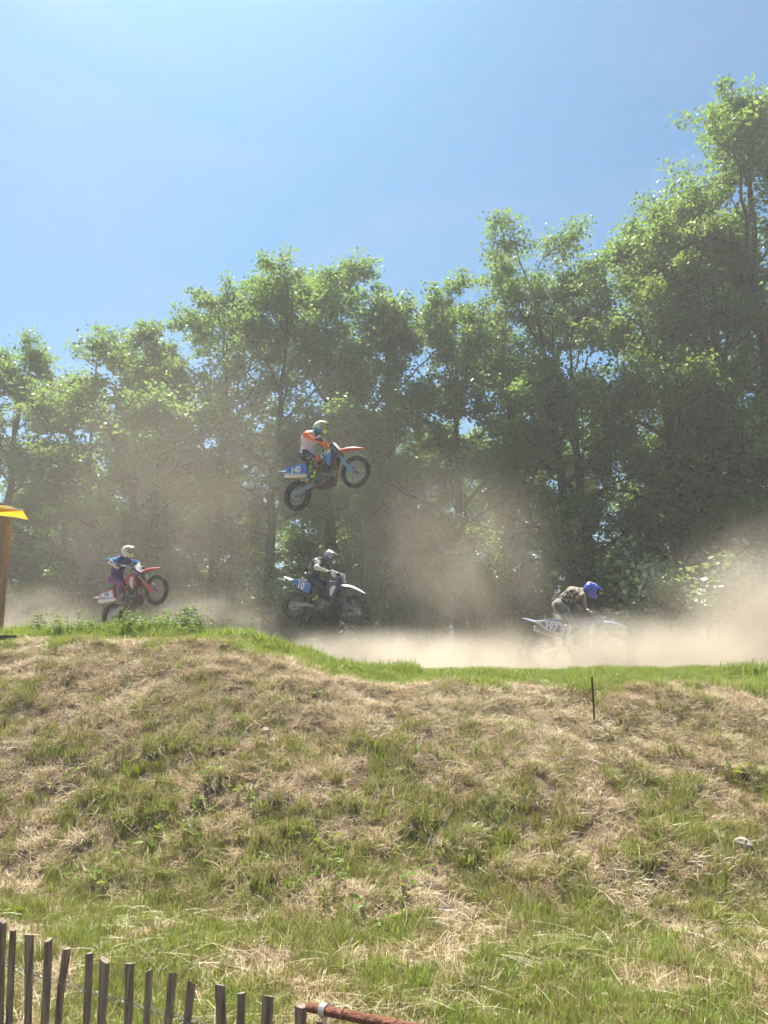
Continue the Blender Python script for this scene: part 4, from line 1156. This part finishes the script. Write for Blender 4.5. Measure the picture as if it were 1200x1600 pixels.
BIKES = [
    dict(pr=(-1.86, 16.2, 4.91), pf=(-.58, 15.54, 5.28), roll=-.03,
         label="bike flying high against the trees, orange front fender and blue side panel", rlabel="rider high in the air in white and orange jersey and teal-yellow helmet",
         bike=dict(fork=(.17, .24, .31), guard=(.17, .34, .47), ffender=(.72, .13, .04), fplate=(.80, .78, .76), frame=(.42, .11, .045), shroud=(.03, .05, .10), shroud2=(.06, .25, .62), side=(.08, .28, .70), side2=(.06, .16, .55),
                   tank=(.03, .04, .07), rfender=(.10, .22, .42), swing=(.20, .27, .33), num="140", ink=ink_w, plate_ink=ink_k, logo="KTM", silencer=(.62, .61, .58), pad=(.65, .15, .05)),
         rider=dict(hip=(.42, 0, 1.12), neck=(.66, 0, 1.54), head=(.84, 0, 1.60), elbow=(-.35, 1.0, .25), nod=.22, turn=-.12,
                    jersey=cloth((.74, .66, .68), (.66, .60, .64)), sleeve=cloth((.92, .20, .04), (.85, .16, .035)), pants=cloth((.025, .025, .04), (.20, .20, .25), 9, .60), forearm=cloth((.92, .20, .04), (.85, .16, .035)), skin=black_c, knee=cloth((.75, .13, .03)),
                    glove=black_c, boot=[cloth((.03, .035, .03), (.45, .70, .05), 16, .52), paint((.55, .75, .06), .4, 0, .2), M_black], helmet=[paint((.55, .72, .45)), paint((.02, .22, .32)), paint((.60, .70, .06)), paint((.80, .86, .40))], goggle=M_black, lens=paint((.55, .50, .12), .12, .3, .05), peak=paint((.80, .84, .48)))),
    dict(pr=(-2.15, 18.7, 2.69), pf=(-.77, 18.2, 2.55), roll=.0,
         label="white-fendered bike with blue side panel skimming low over the track", rlabel="rider in black sitting on the white-fendered bike, with white and black helmet",
         bike=dict(fork=(.10, .12, .16), guard=(.07, .10, .15), ffender=(.85, .85, .85), fplate=(.12, .14, .20), frame=(.035, .04, .055), shroud=(.03, .06, .13), shroud2=(.70, .72, .74), side=(.10, .26, .60), side2=(.06, .17, .48),
                   tank=(.025, .03, .05), rfender=(.85, .85, .85), swing=(.26, .26, .27), num="10", ink=ink_w, plate_ink=ink_w, numsize=.22, silencer=(.05, .05, .06), exhaust_side=1, handguard=(.80, .76, .68)),
         rider=dict(hip=(.40, 0, 1.06), neck=(.60, 0, 1.48), head=(.77, 0, 1.57), elbow=(-.55, .8, -.25), nod=.20,
                    jersey=cloth((.025, .025, .03), (.55, .55, .56), 7, .60), sleeve=cloth((.03, .03, .04), (.60, .58, .56), 8, .57), pants=cloth((.02, .022, .03), (.03, .03, .04)), forearm=cloth((.62, .55, .48), (.5, .45, .4)), skin=black_c, knee=black_c,
                    glove=cloth((.60, .55, .50)), boot=[cloth((.03, .035, .03), (.25, .42, .06), 16, .58), paint((.45, .62, .12), .4, 0, .2), M_black], helmet=[paint((.38, .38, .40)), paint((.08, .08, .10)), paint((.62, .62, .62)), paint((.05, .05, .07))], goggle=M_white, lens=lens_k, peak=paint((.05, .05, .07)))),
    dict(pr=(3.23, 16.0, 1.62), pf=(4.70, 15.88, 1.64), roll=.0,
         label="blue and white bike numbered 397 half sunk in the dust", rlabel="rider crouched over the bike numbered 397, with blue helmet and white boots",
         bike=dict(fork=(.35, .36, .38), guard=(.30, .34, .42), ffender=(.22, .27, .46), fplate=(.30, .30, .33), frame=(.18, .19, .22), shroud=(.16, .20, .40), shroud2=(.70, .70, .72), side=(.68, .68, .70), side2=(.07, .09, .20),
                   tank=(.05, .10, .35), rfender=(.34, .38, .56), num="397", ink=ink_w, plate_ink=ink_w, numsize=.20, exhaust_side=1, dirt=.55, seat=(.05, .07, .15)),
         rider=dict(hip=(.40, 0, 1.24), neck=(.85, 0, 1.55), head=(1.05, 0, 1.56), elbow=(-.15, 1.0, .30), nod=.42,
                    jersey=cloth((.05, .05, .05), (.45, .38, .28), 9, .52), sleeve=cloth((.08, .075, .07), (.48, .34, .24), 8, .55), pants=cloth((.28, .25, .21), (.10, .10, .10), 7, .56), forearm=cloth((.30, .25, .20), (.15, .13, .11)), skin=black_c, knee=cloth((.18, .16, .14)),
                    glove=black_c, boot=[paint((.80, .78, .74), .45, 0, .45), paint((.80, .78, .74), .45, 0, .5), M_black], helmet=[paint((.05, .10, .62)), paint((.08, .12, .52)), paint((.05, .09, .55)), paint((.70, .72, .78))], goggle=M_black, lens=lens_t, peak=paint((.04, .10, .68)))),
    dict(pr=(-6.45, 18.42, 2.40), pf=(-5.23, 17.77, 3.01), roll=.05,
         label="red-fendered bike rearing up off the jump at the left", rlabel="rider in purple and teal with elbows out on the rearing red bike",
         bike=dict(fork=(.30, .28, .30), guard=(.50, .09, .06), ffender=(.48, .07, .05), fplate=(.45, .44, .48), frame=(.30, .06, .05), shroud=(.45, .06, .06), shroud2=(.65, .60, .60), side=(.50, .10, .22), side2=(.82, .82, .84),
                   tank=(.04, .04, .05), rfender=(.75, .75, .76), num="19", ink=ink_b, plate_ink=ink_k, numsize=.16, silencer=(.68, .67, .64), swing=(.36, .37, .40)),
         rider=dict(hip=(.42, 0, 1.14), neck=(.80, 0, 1.50), head=(.98, 0, 1.57), elbow=(-.25, 1.0, .62), nod=.34, side=.02,
                    jersey=cloth((.05, .03, .16), (.09, .05, .22), 5), sleeve=cloth((.03, .28, .42), (.05, .10, .40), 9, .56), pants=cloth((.17, .04, .17), (.08, .03, .12), 5), forearm=cloth((.70, .66, .60), (.14, .16, .50), 7, .58), skin=cloth((.02, .20, .28)), knee=cloth((.10, .03, .12)),
                    glove=black_c, boot=[cloth((.24, .24, .18), (.12, .12, .09), 12, .55), paint((.30, .30, .24), .5, 0, .4), M_black], helmet=[paint((.86, .74, .50)), paint((.80, .74, .62)), paint((.62, .66, .08)), paint((.82, .24, .05))], goggle=M_black, lens=paint((.62, .34, .15), .12, .3, .05), peak=paint((.82, .74, .52)))),
]
for c in BIKES:
    Mw = matrix_from(c['pr'], c['pf'], c['roll'])
    b = make_bike(c['bike']); b.matrix_world = Mw
    tag(b, c['label'], "motorbike", "motocross bikes on the jump")
    r_ = make_rider(c['rider'], Mw)
    tag(r_, c['rlabel'], "person", "motocross riders")

# ------------------------------------------------------------------ fence, gate, hut, stake, small things on the bank
def wood_mat(name, c1, c2):
    m, n, l = mat_new(name); b = n["Principled BSDF"]
    tc = n.new("ShaderNodeTexCoord"); mp = n.new("ShaderNodeMapping"); mp.inputs["Scale"].default_value = (75, 75, 6); l.new(tc.outputs["Object"], mp.inputs[0])
    t = n.new("ShaderNodeTexNoise"); t.inputs["Scale"].default_value = 1.0; t.inputs["Detail"].default_value = 6; l.new(mp.outputs[0], t.inputs["Vector"])
    r = ramp_node(n, l, t.outputs[0], [(0.3, c1), (0.7, c2)]); l.new(r.outputs[0], b.inputs["Base Color"]); b.inputs["Roughness"].default_value = .85
    bp = n.new("ShaderNodeBump"); bp.inputs["Strength"].default_value = .7; bp.inputs["Distance"].default_value = .004; l.new(t.outputs[0], bp.inputs["Height"]); l.new(bp.outputs[0], b.inputs["Normal"])
    return m
M_paling = wood_mat("weathered_paling", (.12, .09, .062), (.40, .31, .22))
M_timber = wood_mat("hut_timber", (.28, .18, .10), (.46, .31, .19))
M_darkwood = wood_mat("dark_timber", (.025, .022, .018), (.06, .05, .04))
M_wire = paint((.30, .29, .27), .5, .8, .4, "wire")
M_rust = bark_mat("rusty_steel", (.16, .058, .032), (.30, .125, .075), 40)

PICK = [(-1.656, 3.598, .531), (-1.597, 3.566, .506), (-1.498, 3.512, .504), (-1.399, 3.458, .502), (-1.295, 3.402, .486), (-1.187, 3.343, .490), (-1.10, 3.295, .486), (-.99, 3.237, .494), (-.897, 3.185, .489),
        (-.784, 3.124, .499), (-.709, 3.083, .486), (-.593, 3.02, .505), (-.508, 2.973, .496), (-.402, 2.917, .507), (-.279, 2.849, .509)]
LEAN = [-.09, -.07, -.045, -.03, .025, -.03, .02, .01, .0, -.012, .05, -.02, .04, -.01, .0]
WID = [.030, .026, .036, .040, .034, .029, .038, .036, .025, .034, .032, .036, .033, .042, .038]
fence = empty("paling_fence", (-.97, 3.22, -.3))
tag(fence, "weathered chestnut paling fence with wired uneven stakes across the lower left corner", "fence")
fdir = Vector((1.38, -.75, 0)).normalized(); fnor = Vector((.75, 1.38, 0)).normalized()
g = np.random.default_rng(31)
fo = Vector(fence.location)
for (x, y, zt), ln, w in zip(PICK, LEAN, WID):
    m = MB(); zb = float(height(x, y)) - .12; H = zt - zb; rings = []
    kx = g.normal(0, .010, 4); ky = g.normal(0, .004, 4)
    for i in range(7):
        q = i / 6; sag = math.sin(q * 3.1) * kx[0] + math.sin(q * 6) * kx[1]
        c = Vector((x, y, zt)) + fdir * (ln * -(1 - q) * .8 * H / .8 + sag) + Vector((0, 0, -(1 - q) * H)) + fnor * (ky[0] * math.sin(q * 4))
        ww = w * (1 + .14 * math.sin(q * 5 + kx[2] * 400) + g.normal(0, .05)) * .5; tt = .011 * (1 + .1 * math.sin(q * 7))
        dz = (g.normal(0, .004), g.normal(0, .004)) if i == 6 else (0, 0)
        rings.append([c + fdir * ww * a + fnor * tt * b + Vector((0, 0, dz[0] * a + dz[1] * b)) - fo for a, b in ((-1, -.6), (-.5, -1), (.6, -1), (1, -.4), (.9, .7), (.2, 1), (-.8, .8))])
    n_ = 7; v = [p for r_ in rings for p in r_]
    f = [(i * n_ + j, i * n_ + (j + 1) % n_, (i + 1) * n_ + (j + 1) % n_, (i + 1) * n_ + j) for i in range(6) for j in range(n_)] + [tuple(range(n_ - 1, -1, -1)), tuple(6 * n_ + j for j in range(n_))]
    m.add(v, f).build("picket", M_paling, fence)
for s in (-1, 1):
    pts = []
    ext = [(-1.95, 3.76, .53)] + PICK + [(-.17, 2.79, .52)]
    for i, (x, y, zt) in enumerate(ext):
        p = Vector((x, y, zt * .25 + .373 - .135)) - fo
        pts.append(p + fnor * .016 * s)
        if i < len(ext) - 1:
            q = Vector(ext[i + 1]); mid = (Vector((x, y, zt)) + q) / 2 - fo
            mid.z = (p.z + q.z * .25 + .373 - .135 - fo.z) / 2 - .004 + .006 * s * (1 if i % 2 else -1); pts.append(mid)
    MB().tube(pts, .0018, 5).build("wire", M_wire, fence)
for (x, y, zt), w in zip(PICK, WID):
    c = Vector((x, y, zt * .25 + .373 - .137)) - fo
    loop = [c + fdir * (w * .56) * math.cos(a) + fnor * .015 * math.sin(a) + Vector((0, 0, .004 * math.sin(2 * a))) for a in np.linspace(0, 2 * PI, 12, endpoint=False)]
    MB().tube(loop, .0018, 4, closed=True).build("wire_loop", M_wire, fence)

p0, p1 = Vector((-.25, 2.78, .532)), Vector((.076, 2.50, .592)); pd = (p1 - p0).normalized(); pe = p0 + pd * 1.5
bar = empty("pipe_barrier", p0)
tag(bar, "rusty steel pipe rail with a metal clamp beside the end of the paling fence", "rail")
MB().tube([Vector((0, 0, 0)), pd * .004, pd * .5, pd * 1.5], [.0135, .016, .016, .016], 14).build("pipe", M_rust, bar, True)
def ring(c, axis_, r, t, name, mat, parent, w=0.0):
    u = axis_.cross(Vector((0, 0, 1))).normalized(); v = u.cross(axis_)
    m = MB()
    if w:
        n = 20; prof = [(r, -w), (r + t, -w), (r + t, w), (r, w)]
        vs = [c + (u * math.cos(2 * PI * i / n) + v * math.sin(2 * PI * i / n)) * a + axis_ * b for i in range(n) for a, b in prof]
        m.add(vs, [(i * 4 + j, i * 4 + (j + 1) % 4, ((i + 1) % n) * 4 + (j + 1) % 4, ((i + 1) % n) * 4 + j) for i in range(n) for j in range(4)])
    else:
        m.tube([c + (u * math.cos(a) + v * math.sin(a)) * r for a in np.linspace(0, 2 * PI, 20, endpoint=False)], t, 6, closed=True)
    return m.build(name, mat, parent, True)
ring(pd * .078, pd, .0165, .004, "clamp", M_alu, bar, .014)
ring(pd * .165, (pd + Vector((0, .25, 0))).normalized(), .021, .002, "wire_ring", M_wire, bar)
MB().box(pd * .078 + Vector((0, 0, -.035)), (.012, .03, .05)).build("clamp_bracket", M_alu, bar)
# split wooden gate posts under the rail
def gate_post(x, y, top, rad, label, seed):
    g = np.random.default_rng(seed); m = MB(); n = 12; zb = float(height(x, y)) - .2; H = top - zb; v = []
    wob = 1 + g.normal(0, .08, n)
    for q in (0, .3, .6, .9, .985, 1.0):
        for j in range(n):
            a = 2 * PI * j / n; r_ = rad * wob[j] * (1.06 - .08 * q) * (.82 if q == 1.0 else 1)
            v.append((r_ * math.cos(a), r_ * math.sin(a), q * H + (g.normal(0, .006) if q > .98 else 0)))
    f = [(i * n + j, i * n + (j + 1) % n, (i + 1) * n + (j + 1) % n, (i + 1) * n + j) for i in range(5) for j in range(n)] + [tuple(5 * n + j for j in range(n))]
    o = m.add(v, f).build("gate_post", M_paling); o.location = (x, y, zb)
    return tag(o, label, "post", "posts below the pipe rail")
gate_post(-.205, 2.735, .497, .020, "slim wooden post directly under the clamp of the rusty rail", 3)
gate_post(-.150, 2.655, .500, .028, "thicker split-topped post under the middle of the rusty rail", 4)

# yellow-roofed hut at the left edge
hut = empty("marshal_shelter", (-6.14, 12.85, float(height(-6.5, 13.0, False))))
hut.rotation_euler = (0, 0, R(20))
tag(hut, "timber shelter with a yellow roof at the left edge", "shelter")
ho = Vector(hut.location)
hut.location.x += .0
def yellow_mat():
    m, n, l = mat_new("yellow_tarpaulin"); b = n["Principled BSDF"]; n.remove(b)
    t = noise_node(n, l, 3, 3); r = ramp_node(n, l, t.outputs[0], [(.35, (.78, .42, .02)), (.7, (.85, .55, .05))])
    d = n.new("ShaderNodeBsdfDiffuse"); tr = n.new("ShaderNodeBsdfTranslucent"); mx = n.new("ShaderNodeMixShader"); mx.inputs[0].default_value = .5
    l.new(r.outputs[0], d.inputs[0]); l.new(r.outputs[0], tr.inputs[0]); l.new(d.outputs[0], mx.inputs[1]); l.new(tr.outputs[0], mx.inputs[2]); l.new(mx.outputs[0], n["Material Output"].inputs[0])
    return m
M_yel = yellow_mat()
for x in (-6.44, -8.5):
    for y in (12.97, 13.75):
        zb = float(height(x, y, False)) - .2
        MB().box(Vector((x, y, (3.86 + zb) / 2)) - ho, (.11, .11, 3.86 - zb)).build("post", M_timber, hut)
MB().box(Vector((-7.5, 13.05, 3.83)) - ho, (2.3, .06, .12)).build("beam", M_timber, hut)
rf = MB(); v = []
for y in np.linspace(12.85, 13.9, 8):
    for x, z in ((-6.14, 3.995), (-6.35, 4.02), (-7.5, 4.10), (-8.8, 4.0)):
        v.append(Vector((x, y, z + .03 * math.sin(y * 5) * (0 if x > -6.2 else 1))) - ho)
f = [(i * 4 + j, i * 4 + j + 1, i * 4 + j + 5, i * 4 + j + 4) for i in range(7) for j in range(3)]
rf.add(v, f).build("roof", M_yel, hut, True)
va = MB(); v = []
for x, zt, zb in ((-6.14, 3.99, 3.985), (-6.35, 4.005, 3.955), (-6.7, 4.02, 3.91), (-7.5, 4.09, 3.94), (-8.8, 3.99, 3.90)):
    v += [Vector((x, 12.85, zt)) - ho, Vector((x, 12.84 + .03 * math.sin(x * 9), zb)) - ho]
va.add(v, [(2 * i, 2 * i + 1, 2 * i + 3, 2 * i + 2) for i in range(4)]).build("valance", M_yel, hut)
rim_ = MB().tube([Vector((-6.13, 12.84, 4.0)) - ho, Vector((-6.35, 12.84, 4.02)) - ho, Vector((-7.5, 12.84, 4.105)) - ho, Vector((-8.8, 12.84, 4.005)) - ho], .012, 6).build("roof_edge", M_white, hut)

plat = empty("timber_platform", (-5.68, 10.55, 1.53))
tag(plat, "dark low timber platform in the weeds at the left edge of the mound", "platform")
for i in range(4):
    MB().box((-.02 * i, -.10 + .17 * i, .315), (1.46, .155, .03)).build("plank", M_darkwood, plat)
MB().box((-.02, -.16, .14), (1.42, .03, .30)).build("shade_board", M_darkwood, plat)  # dark sheet standing in for the shade in the opening below the deck
for s in (-.66, .62): MB().box((s, -.05, -.05), (.08, .08, .66)).build("leg", M_darkwood, plat)

def ground_at(px, py):
    """point of the bank seen at a place in the photograph"""
    a, b = (px - 600) / 1200, (800 - py) / 1200; p = R(10)
    d = np.array([a, math.cos(p) - b * math.sin(p), math.sin(p) + b * math.cos(p)]); d /= d[1]
    Y = np.arange(3, 12.4, .01); X = d[0] * Y; Z = 1.7 + d[2] * Y
    k = np.argmax(Z < height(X, Y)); return Vector((X[k], Y[k], float(height(X[k], Y[k]))))
sp = ground_at(929, 1132)
st = MB().tube([(-.004, 0, -.15), (0, 0, .2), (-.006, 0, .50)], .010, 8).tube([(-.006, 0, .50), (-.006, 0, .51)], .012, 8).build("stake", M_darkwood); st.location = sp
tag(st, "single thin dark stake standing in the dead grass below the crest", "stake")

STONES = [(415, 1146, .055, "pale flat stone in the dead grass on the face of the mound"), (273, 1243, .04, "small white stone in the olive grass under the mound"), (1160, 1327, .085, "largest pale stone, at the right edge of the bank"),
          (683, 1452, .05, "pale yellowish stone at the foot of the bank, left of the pale stick"), (1127, 1062, .035, "tiny white stone in the green strip near the right end of the crest"), (1152, 1097, .03, "tiny white stone just below the green strip on the right"),
          (654, 1130, .045, "brownish stone in the dead grass right of the mound"), (945, 1568, .045, "beige stone in the mown grass at the bottom"), (1075, 1565, .035, "small beige stone in the bottom right corner"), (383, 1154, .05, "brown-grey stone beside the pale flat stone on the mound")]
M_stone = bark_mat("stone", (.40, .33, .25), (.62, .54, .43), 20)
for i, (px, py, sz, lab) in enumerate(STONES):
    gg = np.random.default_rng(600 + i); m = MB(); n = 9; v = []
    for q, rr in ((0, .8), (.35, 1.0), (.75, .75), (1.0, .25)):
        for j in range(n):
            a = 2 * PI * j / n; r_ = sz * rr * gg.uniform(.8, 1.2); v.append((r_ * math.cos(a), r_ * .75 * math.sin(a), sz * 1.0 * q + gg.normal(0, sz * .05)))
    f = [(k_ * n + j, k_ * n + (j + 1) % n, (k_ + 1) * n + (j + 1) % n, (k_ + 1) * n + j) for k_ in range(3) for j in range(n)] + [tuple(3 * n + j for j in range(n)), tuple(range(n - 1, -1, -1))]
    o = m.add(v, f).build("stone", M_stone); o.location = ground_at(px, py) + Vector((0, 0, .01)); o.rotation_euler = (.3, 0, gg.uniform(0, 6))
    tag(o, lab, "stone", "stones lying on the bank")
STICKS = [(726, 1551, .24, .1, "pale stick lying in the mown grass at the bottom"), (712, 1376, .14, .9, "short white stick on the lower face of the bank"), (690, 1425, .18, -.8, "bent grey stick near the foot of the bank"), (1130, 1462, .30, .5, "thin dark stick on the lower right of the bank")]
for i, (px, py, ln, rz, lab) in enumerate(STICKS):
    gg = np.random.default_rng(700 + i)
    pts = [(-ln / 2, 0, .02), (-ln * .2, gg.normal(0, .012), .035), (ln * .15, gg.normal(0, .012), .03), (ln / 2, gg.normal(0, .02), .045)]
    m = MB().tube(pts, [.009, .010, .009, .005], 7); m.tube([pts[2], (ln * .3, .05, .06)], [.005, .003], 5)
    o = m.build("stick", M_deadbark, None, True); o.location = ground_at(px, py); o.rotation_euler = (0, 0, rz)
    tag(o, lab, "stick", "sticks lying on the bank")
